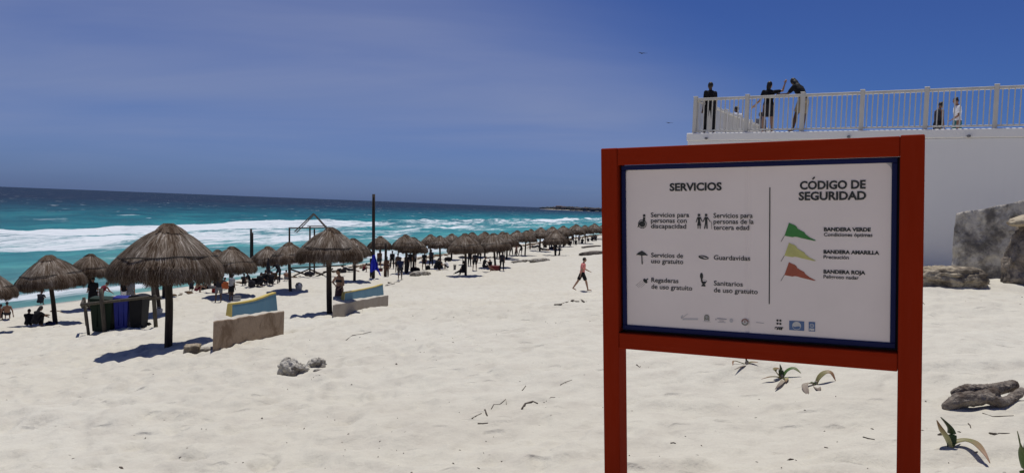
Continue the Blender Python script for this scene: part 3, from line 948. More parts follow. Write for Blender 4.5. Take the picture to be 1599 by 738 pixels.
def palapa(apex, base, wpx, label, var=0, rz=0.0, dist=None, hf=1.0, polew=0.085, rough=False):
    """apex and foot as the view shows them; the foot stands on the sand"""
    if dist is None:
        g = at(*base)
    else:
        p = at_d(base[0], base[1], dist); g = Vector((p.x, p.y, gz(p.x, p.y)))
    top = at_d(apex[0], apex[1], g.y)
    R = wpx / 2 / FPX * g.y * 0.945
    o = empty('thatched_beach_umbrella', g)
    tag(o, label, 'beach umbrella', 'thatched umbrellas along the beach')
    axis = (top - g); H = axis.length
    q = Vector((0, 0, 1)).rotation_difference(axis.normalized())
    ch = R * 0.925 * hf
    mb = MB()
    k = 9
    rs = random.Random(int(apex[0] * 7 + 3)); bx = rs.uniform(-.05, .05); 
    pts = [Vector((bx * math.sin(math.pi * i / k), 0.02 * math.sin(5 * i), -0.35 + (H - 0.12 * ch + 0.35) * i / k)) for i in range(k + 1)]
    mb.tube([q @ p for p in pts], [polew * (1.0 - 0.018 * i) * (1 + .05 * rs.uniform(-1, 1)) for i in range(k + 1)], 9, wob=.03, seed=3)
    mb.build('pole', WOODD, o, smooth=True)
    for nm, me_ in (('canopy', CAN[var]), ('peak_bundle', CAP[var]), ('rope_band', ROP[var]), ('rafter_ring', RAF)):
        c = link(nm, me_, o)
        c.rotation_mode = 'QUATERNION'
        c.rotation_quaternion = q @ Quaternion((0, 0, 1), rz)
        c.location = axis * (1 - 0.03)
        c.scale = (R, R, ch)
    return o


U = 'thatched umbrella '
palapa((263, 347), (263.5, 541), 179, 'largest thatched umbrella, nearest one, standing on a thick straight pole beside the tan block', 0, 0.3)
palapa((515.5, 353), (515.5, 489), 109, 'second largest thatched umbrella, its pole beside the woman and the far bench', 2, 1.9)
palapa((76, 397), (88, 506), 108, 'thatched umbrella with a bent leaning pole above the black bag, left of the bins', 1, 0.8, rough=True)
palapa((142, 395), (140, 482), 72, 'thatched umbrella directly behind the two people standing at the bins', 3, 2.0)
palapa((-22, 420), (-20, 520), 92, 'thatched umbrella cut off by the left edge of the photo', 2, 4.0)
palapa((362, 384), (361, 462), 82, 'thatched umbrella behind the man in the white shirt', 1, 3.1)
palapa((340, 389), (336, 447), 55, 'thatched umbrella almost hidden between the largest one and the white-shirted man', 3, 1.1)
palapa((236, 392), (250, 489), 66, 'thatched umbrella hidden by the largest canopy, only its pole with a white box shows', 3, 1.1, hf=.9)
palapa((252, 394), (256, 464), 60, 'thatched umbrella farthest behind the largest canopy, only a short pole shows', 1, 2.1, hf=.9)
palapa((418, 384), (419, 436), 62, 'pale thatched umbrella with a gap in its fringe over the group in dark chairs', 3, 5.5)
palapa((452, 377), (454, 455), 66, 'thatched umbrella in front of the wooden lookout, white basket at its foot', 1, 0.0)
palapa((551, 371), (553, 440), 60, 'thatched umbrella half hidden behind the second largest one', 2, 2.7)
palapa((594, 368), (593, 413), 42, 'thatched umbrella right of the tall bare post, above the blue towel', 3, 1.0, polew=.075)
palapa((633, 365), (634, 427), 48, 'thatched umbrella overlapped on its right, above the man in dark shorts', 1, 2.0)
palapa((645, 369.5), (645, 423), 50, 'thatched umbrella in front of its left twin, the grey driftwood below it', 2, 3.0)
palapa((672.5, 365), (673, 407), 38, 'thatched umbrella third of the long row, behind the standing person in black', 3, 4.0, polew=.075)
palapa((687, 367), (689, 419), 40, 'thatched umbrella over the seated pair beside the small grey bucket', 1, 5.0, polew=.075)
palapa((706, 364), (705, 405), 38, 'thatched umbrella with a dark bag at its foot, left of the broadest far canopy', 2, 6.0, polew=.075)
palapa((726, 363.5), (727, 430), 62, 'broadest canopy of the far row, round shadow and a waving seated person below', 0, 0.7)
palapa((738, 362), (735, 402), 40, 'thatched umbrella peeking out behind the broadest far canopy', 3, 1.2)
palapa((757, 361), (757, 401), 40, 'thatched umbrella behind the one with the red cooler', 1, 2.2)
palapa((770, 363.5), (774, 419), 58, 'thatched umbrella with a red cooler and a man in dark clothes at its pole', 2, 3.2)
palapa((785, 361), (785, 402), 36, 'thatched umbrella hidden behind the next canopy right of the red cooler', 3, 4.2)
palapa((791, 362.5), (791, 404), 42, 'thatched umbrella with a light ring on its canopy, right of the red cooler', 1, 5.2)
palapa((808, 359), (806, 399), 36, 'thatched umbrella behind the three people walking together', 2, 0.4, polew=.075)
palapa((823, 359), (820, 399), 36, 'thatched umbrella right of the three walkers, long shadow at its foot', 3, 1.4, polew=.075)
palapa((829, 357), (828, 389), 28, 'thatched umbrella just behind and right of the one with the long shadow', 1, 2.4, polew=.075)
palapa((845, 354.5), (843, 392), 36, 'thatched umbrella with a thick short pole and a person lying beside it', 2, 3.4, polew=.1)
palapa((863, 353), (861, 389), 32, 'thatched umbrella behind the one with the walking couple', 3, 4.4, polew=.075)
palapa((867, 359.5), (868, 399), 44, 'thatched umbrella in front of which the couple in dark trousers walks', 0, 5.4, polew=.075)
palapa((880, 352), (880, 385), 34, 'thatched umbrella right of the walking couple, people sitting under it', 1, 0.2, polew=.075)
palapa((899.6, 349.6), (899, 380), 34, 'thatched umbrella with a spiky pointed peak near the end of the row', 2, 1.2, polew=.075)
palapa((913.7, 351), (913.7, 380), 28, 'thatched umbrella above the small black parasol near the end of the row', 3, 2.2, polew=.07)
palapa((928.5, 348.6), (927.5, 373), 30, 'thatched umbrella second from the sign post at the end of the row', 1, 3.2, polew=.07)
palapa((941, 351), (941, 372), 26, 'last thatched umbrella of the row, cut by the red sign post', 2, 4.2, polew=.07)


# ------------------------------------------------------------------ posts
def post(base, top, w, label, name='wooden_post', m_=None, lean=0):
    g = at(*base); t = at_d(top[0], top[1], g.y)
    mb = MB(); R = w / 2 / FPX * g.y
    d = t - g
    mb.tube([d * -0.12, d * .25, d * .5, d * .75, d], [R * 1.1, R * 1.05, R, R * .97, R * .93], 9, wob=.04, seed=int(top[0]))
    o = mb.build(name, WOODD, smooth=True); o.location = g
    tag(o, label, 'post'); return o


post((583, 434), (583.5, 303), 5.0, 'tallest bare wooden post, rising above the horizon by the blue towel')
post((602, 432), (602.5, 379), 4.2, 'short dark post with a person in a brown skirt in front')
post((392, 428), (392, 357), 3.6, 'bare dark post standing alone left of the wooden lookout')
post((394.5, 427), (394.5, 363), 2.4, 'thin shorter post touching the lone bare post')

# ------------------------------------------------------------------ lookout skeleton
lo = at(481, 433); LO = empty('lookout_frame', lo)
tag(LO, 'wooden lookout skeleton without walls, open gable and crossed braces at the water', 'lookout')
Yl = lo.y


def lp(px, py, dy=0.0):
    return at_d(px, py, Yl + dy) - lo


def beam(name, a, b, r, mm=WOODG, parent=LO):
    r *= .68
    mb = MB(); mb.tube([a, (a + b) / 2, b], [r, r * .97, r * .94], 6, wob=.06, seed=int(abs(a.x) * 50))
    mb.build(name, mm, parent)


for i, (x, y, dy) in enumerate(((452, 355, 0), (484, 353.6, 1.6), (491, 357, 2.4), (513, 356, 0))):
    beam('leg', lp(x, 440, dy) + Vector((0, 0, -.4)), lp(x, y, dy), 0.085, WOODD)
beam('top_beam', lp(451, 356), lp(513, 355), 0.065); beam('top_beam', lp(480, 353, 2.0), lp(510, 352.5, 2.0), 0.05)
beam('rafter', lp(460, 361.5), lp(490, 333), 0.06); beam('rafter', lp(463, 363, .6), lp(491, 334.5, .6), 0.05)
beam('rafter', lp(489, 333), lp(508, 354.5), 0.06); beam('rafter', lp(491, 334, .6), lp(511, 355.5, .6), 0.05)
beam('brace', lp(453, 420), lp(491, 433), 0.08, WOODD); beam('brace', lp(458, 431), lp(484, 419), 0.07, WOODD)
beam('brace', lp(491, 433), lp(520, 419), 0.08, WOODD); beam('brace', lp(484, 420), lp(512, 433), 0.07, WOODD)
beam('handrail', lp(450, 418.5), lp(540, 414), 0.07, WOODD); beam('handrail', lp(505, 424), lp(540, 421), 0.06, WOODD)
mb = MB()
for k in range(9):
    a = lp(452 + k * 9.2, 437 - k * .55, 0) ; mb.box((a.x, -.3, a.z - .05), (a.x + .36, 1.6, a.z + .02))
mb.build('deck_boards', mat('red_brown_boards', (0.12, 0.055, 0.035), (0.08, 0.05, 0.035), scale=6), LO)

# ------------------------------------------------------------------ bins and their rack
bl = at(163.4, 517); Yb = bl.y
print('bins at', bl)
GREEN = mat('dark_green_plastic', (0.014, 0.026, 0.015), (0.018, 0.032, 0.020), scale=5, rough=0.6, spec=.15)
BLUE = mat('royal_blue_plastic', (0.012, 0.018, 0.17), (0.016, 0.024, 0.20), scale=5, rough=0.5, spec=.2)
BLACKP = mat('black_plastic', (0.006, 0.006, 0.008), (0.010, 0.010, 0.012), scale=5, rough=0.6, spec=.15)
RUB = mat('rubber', (0.012, 0.012, 0.012), rough=.8)
GREY = mat('grey_plastic', (0.16, 0.16, 0.17), (0.12, 0.12, 0.13), rough=.6)


def bin_(p, rz, w, d, h, mm, label, group='wheelie bins in the wooden rack', lidm=None, facing=1):
    o = empty('wheelie_bin', p, rz); tag(o, label, 'bin', group)
    mb = MB()
    b0, b1 = 0.80, 1.0
    v = []
    for z, k in ((0.06, b0), (0.10, b0 + .02), (h * .88, b1), (h * .88, b1 + .05), (h * .93, b1 + .05)):
        x, y = w / 2 * k, d / 2 * k
        v += [(-x, -y, z), (x, -y, z), (x, y, z), (-x, y, z)]
    f = [(3, 2, 1, 0)]
    for i in range(4):
        for k in range(4): f.append((i * 4 + k, i * 4 + (k + 1) % 4, i * 4 + 4 + (k + 1) % 4, i * 4 + 4 + k))
    f.append((16, 17, 18, 19))
    mb.add(v, f)
    for k in (-1, 1): mb.box((w * .18 * k - .015, -d / 2 * .95 - .02, .2), (w * .18 * k + .015, -d / 2 * .8, h * .8))
    mb.build('body', mm, o, bevel=0.012)
    mb = MB()
    x, y = w / 2 * 1.07, d / 2 * 1.07
    ns = 8; v = []; f = []
    for i in range(ns + 1):
        yy = -y + 2 * y * i / ns; zz = h * .935 + 0.07 * math.sin(math.pi * (i + .5) / (ns + 1)) ** .6
        v += [(-x, yy, h * .93), (-x * .97, yy, zz), (x * .97, yy, zz), (x, yy, h * .93)]
    for i in range(ns):
        for k in range(3): f.append((i * 4 + k, i * 4 + k + 1, i * 4 + 5 + k, i * 4 + 4 + k))
    f.append((0, 1, 2, 3)); f.append((ns * 4 + 3, ns * 4 + 2, ns * 4 + 1, ns * 4)); 
    mb.add(v, f)
    l = mb.build('lid', lidm or mm, o, bevel=0.006)
    mb = MB(); mb.tube([(-w * .4, d / 2 * 1.12, h * .95), (w * .4, d / 2 * 1.12, h * .95)], .016, 6); mb.build('handle', mm, o)
    for s_ in (-1, 1):
        mb = MB(); mb.tube([(s_ * (w * .42), d * .42, .10), (s_ * (w * .42 + .055), d * .42, .10)], .10, 16); wh = mb.build('wheel', RUB, o)
        mb = MB(); mb.tube([(s_ * (w * .42 + .05), d * .42, .10), (s_ * (w * .42 + .062), d * .42, .10)], .035, 10); mb.build('hub', GREY, wh)
    return o


def on_sand(px, py, up=0.0):
    p = at(px, py); return Vector((p.x, p.y, p.z + up))


rowdir = (at(221, 507) - at(140, 518)).normalized(); ang = math.atan2(rowdir.y, rowdir.x)
yb = 0.35
for (xa, xb, yy, h, d_, mm, lb) in ((138.5, 173.5, 516.0, 1.10, .60, GREEN, 'dark green wheelie bin at the left end of the rack, widest of the three'),
                                    (175.5, 198.5, 511.0, 1.08, .52, BLUE, 'bright blue wheelie bin in the middle of the rack'),
                                    (200.0, 221.0, 507.0, 1.08, .52, BLACKP, 'black wheelie bin at the right end of the rack, its wheel showing')):
    g0, g1 = at_d(xa, yy, Yb + .02), at_d(xb, yy, Yb + .02)
    w = (g1.x - g0.x) * .98
    c = Vector(((g0.x + g1.x) / 2, Yb + .03 + d_ / 2, 0))
    c.z = gz(c.x, Yb + .1) - 0.03
    if mm is BLACKP:
        o = bin_(c, -math.pi / 2, d_ * 1.0, w, h, mm, lb)      # turned so that its wheels point right along the row
        for ch in o.children: pass
    else: bin_(c, 0.0, w, d_, h, mm, lb)
bpy.context.view_layer.update()

RK = empty('bin_rack', bl); tag(RK, 'weathered wooden rack of posts and rails holding three wheelie bins', 'rack')


def rp(px, py, dy=0.0): return at_d(px, py, Yb + dy) - bl


def rbeam(name, a, b, r, fl=1.0):
    mb = MB(); mb.tube([a, a * .67 + b * .33, a * .33 + b * .67, b], [r, r * 1.03, r * .97, r], 8, wob=.04, seed=int(a.x * 10)); mb.build(name, WOODG2, RK, smooth=True)


WOODG2 = mat('sun_bleached_post', (0.105, 0.092, 0.068), (0.055, 0.046, 0.036), scale=4, stretch=(7, 7, 1.5), rough=0.9, bump=0.4, bscale=14)
fx = -0.12
rbeam('post', rp(164.0, 524, fx), rp(157.3, 450, fx), .062)
rbeam('post', rp(138.5, 523, fx + .05), rp(132.5, 474, fx + .05), .045)
dr = 0.15
rbeam('post', rp(243.5, 511, dr), rp(237.5, 428, dr), .062)
rbeam('rail', rp(126.5, 475.5, fx - .07), rp(244, 462.3, dr - .07), .045)
rbeam('rail', rp(127, 478, .9), rp(252, 465, dr + .8), .04)
rbeam('rail', rp(127, 476, fx - .05), rp(130, 468, 1.0), .04)
rbeam('post', rp(136, 508, .8), rp(131, 464, .8), .05)


# ------------------------------------------------------------------ wave benches
def concrete(name, a, b, sc=2.2, stain=(0.14, 0.10, 0.07), amt=.6, bump=.6):
    mt = bpy.data.materials.new(name); mt.use_nodes = True
    t = mt.node_tree; p = t.nodes['Principled BSDF']; p.inputs['Roughness'].default_value = .9; p.inputs['Specular IOR Level'].default_value = .2
    c = nd(t, 'ShaderNodeTexCoord')
    n = nd(t, 'ShaderNodeTexNoise', Scale=sc, Detail=8.0, Roughness=.65, Distortion=.5); lk(t, c, 'Object', n, 'Vector')
    n2 = nd(t, 'ShaderNodeTexNoise', Scale=sc * 9, Detail=6.0, Roughness=.7); lk(t, c, 'Object', n2, 'Vector')
    col = mixc(t, mapr(t, n2.outputs[0], .35, .68), a, b)
    col = mixc(t, mapr(t, n.outputs[0], .48, .62, 0, amt), col, stain)
    t.links.new(col, p.inputs['Base Color'])
    bp = nd(t, 'ShaderNodeBump', Strength=bump, Distance=.02); lk(t, n2, 0, bp, 'Height'); lk(t, bp, 0, p, 'Normal')
    return mt


TAN = concrete('stained_tan_render', (0.36, 0.275, 0.195), (0.29, 0.215, 0.15), 2.4, (0.15, 0.095, 0.055), .75)
TAN2 = concrete('plain_beige_render', (0.36, 0.32, 0.27), (0.31, 0.27, 0.225), 2.4, (0.25, 0.20, 0.16), .4)
TEAL = paint('faded_blue_wall_paint', (0.105, 0.225, 0.30), rough=.75, spec=.2, wear=(0.20, 0.28, 0.32), scale=(3, 3, 3), bump=.3)
YEL = paint('yellow_wall_paint', (0.58, 0.45, 0.12), rough=.75, spec=.2, wear=(0.60, 0.52, 0.28), scale=(3, 3, 3), bump=.3)
CAPW = concrete('sandy_seat_top', (0.58, 0.55, 0.47), (0.52, 0.48, 0.41), 3, (0.36, 0.32, 0.26), .4)


def wave_bench(fbl, d1, fbr, d2, tl, tr, b_l, b_r, top_pts, label, tan, depth=0.50, off=0.16, endpx=11):
    d1 = at(fbl[0], fbl[1]).y; d2 = at(fbr[0], fbr[1]).y; print('bench', d1, d2)
    P0 = at_d(fbl[0], fbl[1], d1); P1 = at_d(fbr[0], fbr[1], d2)
    T0 = at_d(tl[0], tl[1], P0.y); T1 = at_d(tr[0], tr[1], P1.y)
    o = empty('wave_bench', P0); tag(o, label, 'bench')
    P1, T0, T1 = P1 - P0, T0 - P0, T1 - P0
    P0_ = P0; P0 = Vector((0, 0, 0))
    d = Vector((P1.x, P1.y, 0)).normalized(); n = Vector((-d.y, d.x, 0))     # n points away from the camera
    sk = Vector((P0_.x, P0_.y, 0)).normalized()
    end = sk * (depth / max(0.2, sk.dot(n)))
    # seat block: many columns along so that its foot can be uneven
    N = 24; v = []; f = []
    for i in range(N + 1):
        q = i / N
        a = P0.lerp(P1, q); t = T0.lerp(T1, q); t.z += 0.008 * math.sin(q * 19) + .006 * math.sin(q * 43)
        a = Vector((a.x, a.y, a.z - 0.45))
        t.x, t.y = a.x, a.y
        e = end.lerp(n * depth, q)
        v += [a, t, t + e * .03 + Vector((0, 0, .012)), t + e + Vector((0, 0, .012)), a + e]
    for i in range(N):
        for k in range(4): f.append((i * 5 + k, i * 5 + k + 1, i * 5 + 6 + k, i * 5 + 5 + k))
    f.append((0, 4, 3, 2, 1)); f.append(tuple(N * 5 + k for k in (0, 1, 2, 3, 4)))
    mi = [1 if (i % 4) >= 2 and i < 4 * N else 0 for i in range(4 * N)] + [0, 0]
    mb = MB(); mb.v = [tuple(x) for x in v]; mb.f = f; mb.m = mi
    mb.build('seat_block', [tan, CAPW], o)
    # backrest: a slab standing on the seat, its top a long curve
    def on_top(px, py, offn):
        # intersect view ray with the vertical plane at offset offn behind the front face
        dr_ = ray(px, py); e0 = EYE - P0_
        k = (offn - e0.dot(n)) / dr_.dot(n)
        return e0 + dr_ * k
    fo = off
    b0 = on_top(b_l[0], b_l[1], fo); b1 = on_top(b_r[0], b_r[1], fo)
    prof_ = [on_top(x, y, fo) for x, y in top_pts]
    M_ = 28
    s0, s1 = b0.dot(d), b1.dot(d)
    ss = [p.dot(d) for p in prof_]; zz = [p.z for p in prof_]
    s0 = ss[0]; s1 = ss[-1]
    thick = 0.07
    lean = n * 0.05
    v = []; f = []
    tops = []
    for i in range(M_ + 1):
        s_ = s0 + (s1 - s0) * i / M_
        zt = float(np.interp(s_, ss, zz))
        for w_ in (s_,):
            pass
        zb = T0.z + (T1.z - T0.z) * (s_ / max(P1.dot(d), .1)) - 0.03
        A_ = d * (s_ + (b0.dot(d) - s0) * (1 - i / M_) * 1.0) + n * fo; A_.z = zb
        B_ = d * s_ + n * fo + lean; B_.z = zt
        v += [A_, B_, B_ + n * thick, A_ + n * (thick + .03)]; tops.append(B_)
    for i in range(M_):
        for k in range(4): f.append((i * 4 + k, i * 4 + (k + 1) % 4, i * 4 + 4 + (k + 1) % 4, i * 4 + 4 + k))
    f.append((0, 3, 2, 1)); f.append(tuple(M_ * 4 + k for k in (0, 1, 2, 3)))
    mb = MB(); mb.v = [tuple(x) for x in v]; mb.f = f; mb.m = [0] * len(f)
    br = mb.build('backrest', TEAL, o)
    # painted coping: a thin proud layer over the top and the near end
    mb = MB(); vv = []; ff_ = []
    for p in tops:
        a = p - n * .006; c = p + n * (thick + .006)
        vv += [a + Vector((0, 0, -.018)), a + Vector((0, 0, .012)), c + Vector((0, 0, .012)), c + Vector((0, 0, -.018))]
    for i in range(M_):
        for k in range(4): ff_.append((i * 4 + k, i * 4 + (k + 1) % 4, i * 4 + 4 + (k + 1) % 4, i * 4 + 4 + k))
    ff_.append((0, 3, 2, 1)); ff_.append(tuple(M_ * 4 + k for k in (0, 1, 2, 3)))
    mb.add(vv, ff_); mb.build('coping', YEL, o)
    A0, B0 = Vector(v[0]), Vector(v[1])
    mb = MB(); q = [A0 - n * .006, B0 - n * .006, B0 + n * (thick + .006), A0 + n * (thick + .036)]
    mb.add([p - d * .02 for p in q] + [p + d * .012 for p in q], [(0, 1, 2, 3), (7, 6, 5, 4), (0, 4, 5, 1), (1, 5, 6, 2), (2, 6, 7, 3), (3, 7, 4, 0)])
    mb.build('end_face', YEL, o)
    return o


wave_bench((332, 549), 15.4, (443, 521), 17.3, (331, 503), (440.5, 485.5), (361, 502), (432, 482),
           [(366, 474.5), (385, 472), (400, 469), (414, 464.5), (425, 460), (434.5, 457)],
           'nearer concrete bench, stained tan base and blue back with yellow edge', TAN)
wave_bench((519, 496), 24.0, (606, 477), 27.3, (518.5, 477), (603, 460.6), (537, 474), (599, 459.5),
           [(541, 456.5), (556, 454), (572, 451), (588, 447.5), (600, 443.5)],
           'farther concrete bench, plain beige base and blue back, beside the woman', TAN2)

# ------------------------------------------------------------------ terrace
TOPZ = 8.45
L0 = at(1074, 208, TOPZ + 0.0); R0 = at(1590, 199.5, TOPZ)
print('terrace', L0, R0)
ta = (R0 - L0); ta.z = 0; ta.normalize(); tb = Vector((-ta.y, ta.x, 0))
TW = Matrix((ta, tb, Vector((0, 0, 1)))).transposed().to_4x4(); TW.translation = Vector((L0.x, L0.y, 0))


def wall_material():
    mt = bpy.data.materials.new('white_rendered_wall'); mt.use_nodes = True
    t = mt.node_tree; p = t.nodes['Principled BSDF']; p.inputs['Roughness'].default_value = .8
    c = nd(t, 'ShaderNodeTexCoord')
    n = nd(t, 'ShaderNodeTexNoise', Scale=.8, Detail=7.0, Roughness=.6); lk(t, c, 'Object', n, 'Vector')
    m2 = nd(t, 'ShaderNodeMapping'); m2.inputs['Scale'].default_value = (4, 4, .25); lk(t, c, 'Object', m2, 0)
    n2 = nd(t, 'ShaderNodeTexNoise', Scale=1.6, Detail=6.0); lk(t, m2, 0, n2, 'Vector')
    col = mixc(t, mapr(t, n.outputs[0], .4, .65, 0, .5), (0.83, 0.81, 0.775), (0.80, 0.78, 0.745))
    col = mixc(t, mapr(t, n2.outputs[0], .60, .9, 0, .08), col, (0.44, 0.42, 0.39))
    t.links.new(col, p.inputs['Base Color'])
    n3 = nd(t, 'ShaderNodeTexNoise', Scale=40, Detail=4.0); lk(t, c, 'Object', n3, 'Vector')
    b = nd(t, 'ShaderNodeBump', Strength=.25, Distance=.01); lk(t, n3, 0, b, 'Height'); lk(t, b, 0, p, 'Normal')
    return mt


WALLM = wall_material()
terr = empty('terrace_building'); terr.matrix_world = TW
tag(terr, 'white rendered terrace wall rising behind the sign, flat top with a ledge', 'building')
mb = MB(); mb.box((0.0, 0.0, 1.0), (26, 16, TOPZ - .24)); mb.build('wall', WALLM, terr, bevel=.02)
mb = MB(); mb.box((-0.03, -0.03, TOPZ - .2395), (26.03, 16.03, TOPZ)); mb.build('parapet_ledge', WALLM, terr, bevel=.02)
LAMPM = mat('grey_lamp_metal', (0.25, 0.25, 0.26), (0.18, 0.18, 0.19), rough=.4, metal=.6)


def wall_pt(px, py):
    """point on the terrace's front plane, in its own axes"""
    dr_ = ray(px, py); e = EYE - Vector((L0.x, L0.y, 0)); k = -e.dot(tb) / dr_.dot(tb); p = e + dr_ * k
    return Vector((p.dot(ta), 0, p.z))


for px_, py_ in ((1513, 212.3), (1326, 213.5), (1104, 216)):
    p = wall_pt(px_, py_)
    lm = MB(); lm.tube([p + Vector((0, 0, .0)), p + Vector((0, -.05, 0))], .028, 10)
    fx_ = lm.build('spotlight', LAMPM); fx_.matrix_world = TW
    tag(fx_, {1513: 'small round spotlight on the white wall right of the sign', 1326: 'small round spotlight on the wall just above the sign frame', 1104: 'tiny fixture under the left corner of the railing'}[px_], 'light fitting')
    lm = MB(); lm.ell(p + Vector((0, -.08, -.01)), (.05, .055, .038), 12, 8); hd = lm.build('lamp_head', LAMPM, fx_)
# railing
RAILM = mat('white_railing_paint', (0.60, 0.58, 0.53), (0.50, 0.475, 0.42), scale=3, rough=.5, stretch=(1, 1, .4))
rail = empty('terrace_railing'); rail.matrix_world = TW
tag(rail, 'white railing of square posts and thin balusters along the terrace edge', 'railing')
px_posts = [1083.8, 1163.9, 1249.3, 1340.3, 1442.4, 1554.2]
xs = [wall_pt(x, 180).x for x in px_posts]
print('posts', xs)
sp = (xs[-1] - xs[0]) / 5
xs = [xs[0] + sp * i for i in range(9)]
setb = 0.10
RH = 1.07


def inst(name, me, M_, parent):
    o = link(name, me, parent); o.matrix_local = M_; return o


mbp = MB(); mbp.box((-.055, -.055, 0), (.055, .055, RH + .03)); mbp.box((-.063, -.063, RH + .03), (.063, .063, RH + .055))
ME_POST = mbp.mesh('railing_post', [RAILM], bevel=.006)
mbp = MB(); mbp.box((-.014, -.014, .10), (.014, .014, RH - .075)); ME_BAL = mbp.mesh('baluster', [RAILM])
nb = 0
def railing_run(o_, d_, stations, n_bal, skip=False):
    global nb
    for i, s_ in enumerate(stations):
        if skip and i == 0: continue
        inst('post', ME_POST, Matrix.Translation(o_ + d_ * s_ + Vector((0, 0, TOPZ + .001))) @ Matrix.Rotation(0, 4, 'Z'), rail)
    for a, b in zip(stations[:-1], stations[1:]):
        for z0, z1, hw, nm in ((RH - .075, RH, .045, 'top_rail'), (.055, .10, .024, 'bottom_rail')):
            mb = MB()
            if abs(d_.x) > .5: mb.box((a + .056 + o_.x, o_.y - hw, TOPZ + z0), (b - .056 + o_.x, o_.y + hw, TOPZ + z1))
            else: mb.box((o_.x - hw, a + .056 + o_.y, TOPZ + z0), (o_.x + hw, b - .056 + o_.y, TOPZ + z1))
            mb.build(nm, RAILM, rail, bevel=.005)
        for k in range(n_bal):
            s_ = a + (b - a) * (k + 1) / (n_bal + 1)
            inst('baluster', ME_BAL, Matrix.Translation(o_ + d_ * s_ + Vector((0, 0, TOPZ))), rail); nb += 1


O_ = Vector((xs[0], setb, 0))
railing_run(O_, Vector((1, 0, 0)), [x - xs[0] for x in xs], 11)
railing_run(O_, Vector((0, 1, 0)), [sp * i for i in range(0, 8)], 11, True)
print('balusters', nb)


# ------------------------------------------------------------------ rocks
def rock_material(name, a, b, dark, sc=5):
    mt = bpy.data.materials.new(name); mt.use_nodes = True
    t = mt.node_tree; p = t.nodes['Principled BSDF']; p.inputs['Roughness'].default_value = .92; p.inputs['Specular IOR Level'].default_value = .2
    c = nd(t, 'ShaderNodeTexCoord')
    n = nd(t, 'ShaderNodeTexNoise', Scale=sc, Detail=9.0, Roughness=.7); lk(t, c, 'Object', n, 'Vector')
    vo = nd(t, 'ShaderNodeTexVoronoi', Scale=sc * 2.6); lk(t, c, 'Object', vo, 'Vector')
    n4 = nd(t, 'ShaderNodeTexNoise', Scale=sc * .5, Detail=6.0, Roughness=.6); lk(t, c, 'Object', n4, 'Vector')
    col = mixc(t, mapr(t, n.outputs[0], .38, .62), a, b)
    col = mixc(t, mapr(t, n4.outputs[0], .46, .60, 0, .85), col, dark)
    col = mixc(t, mapr(t, vo.outputs['Distance'], .0, .25, .45, 0), col, dark)
    t.links.new(col, p.inputs['Base Color'])
    h = math_node(t, 'ADD', n.outputs[0], math_node(t, 'MULTIPLY', vo.outputs['Distance'], .5))
    bp = nd(t, 'ShaderNodeBump', Strength=.9, Distance=.05); t.links.new(h, bp.inputs['Height']); lk(t, bp, 0, p, 'Normal')
    return mt


ROCKT = rock_material('tan_limestone', (0.44, 0.38, 0.28), (0.27, 0.215, 0.15), (0.11, 0.09, 0.07))
ROCKG = rock_material('grey_coral_rock', (0.50, 0.47, 0.41), (0.34, 0.31, 0.26), (0.15, 0.13, 0.105), 7)
ROCKB = rock_material('dark_weathered_concrete', (0.56, 0.52, 0.45), (0.33, 0.30, 0.26), (0.11, 0.10, 0.088), 3.2)
ROCKC = rock_material('brown_conglomerate', (0.33, 0.28, 0.22), (0.21, 0.175, 0.14), (0.10, 0.085, 0.07), 6)
from mathutils import noise as mnoise


def displaced(me, amp, fr, seed, ridged=False, oct_=5, flat_bottom=None):
    me.update()
    N_ = len(me.vertices)
    co = np.empty(N_ * 3, np.float32); me.vertices.foreach_get('co', co); co = co.reshape(-1, 3)
    no = np.empty(N_ * 3, np.float32); me.vertex_normals.foreach_get('vector', no); no = no.reshape(-1, 3)
    off = Vector((seed * 3.1, seed * 1.7, seed))
    n = np.array([mnoise.fractal(Vector(c) * fr + off, 1.0, 2.1, oct_) for c in co.tolist()])
    if ridged: n = -np.abs(n) * 1.4 + .35
    co = co + no * (n * amp)[:, None]
    me.vertices.foreach_set('co', co.reshape(-1).astype(np.float32)); me.update()


def rock(name, c, size, seed, m_, label, cat='rock', amp=.22, fr=1.6, parent=None, rz=0, sub=4, ridged=True, tilt=0.0, group=None, boxy=.0):
    bm = bmesh.new(); bmesh.ops.create_icosphere(bm, subdivisions=sub, radius=1.0)
    for v in bm.verts:
        if boxy:
            k = max(abs(v.co.x), abs(v.co.y), abs(v.co.z)); v.co = v.co.lerp(v.co / k, boxy)
    me = bpy.data.meshes.new(name); bm.to_mesh(me); bm.free()
    me.update(); displaced(me, amp, fr, seed, ridged); displaced(me, amp * .3, fr * 4, seed + 5, False, 4)
    sz = Vector(size); 
    for v in me.vertices: v.co = Vector((v.co.x * sz.x, v.co.y * sz.y, v.co.z * sz.z))
    me.materials.append(m_); me.polygons.foreach_set('use_smooth', [True] * len(me.polygons))
    o = link(name, me, parent, c); o.rotation_euler = (0, tilt, rz)
    if label: tag(o, label, cat, group)
    return o


def lift(p, dz): return Vector((p[0], p[1], p[2] + dz))


ROCKP = rock_material('pale_pitted_rock', (0.56, 0.53, 0.46), (0.44, 0.41, 0.35), (0.20, 0.175, 0.145), 8)
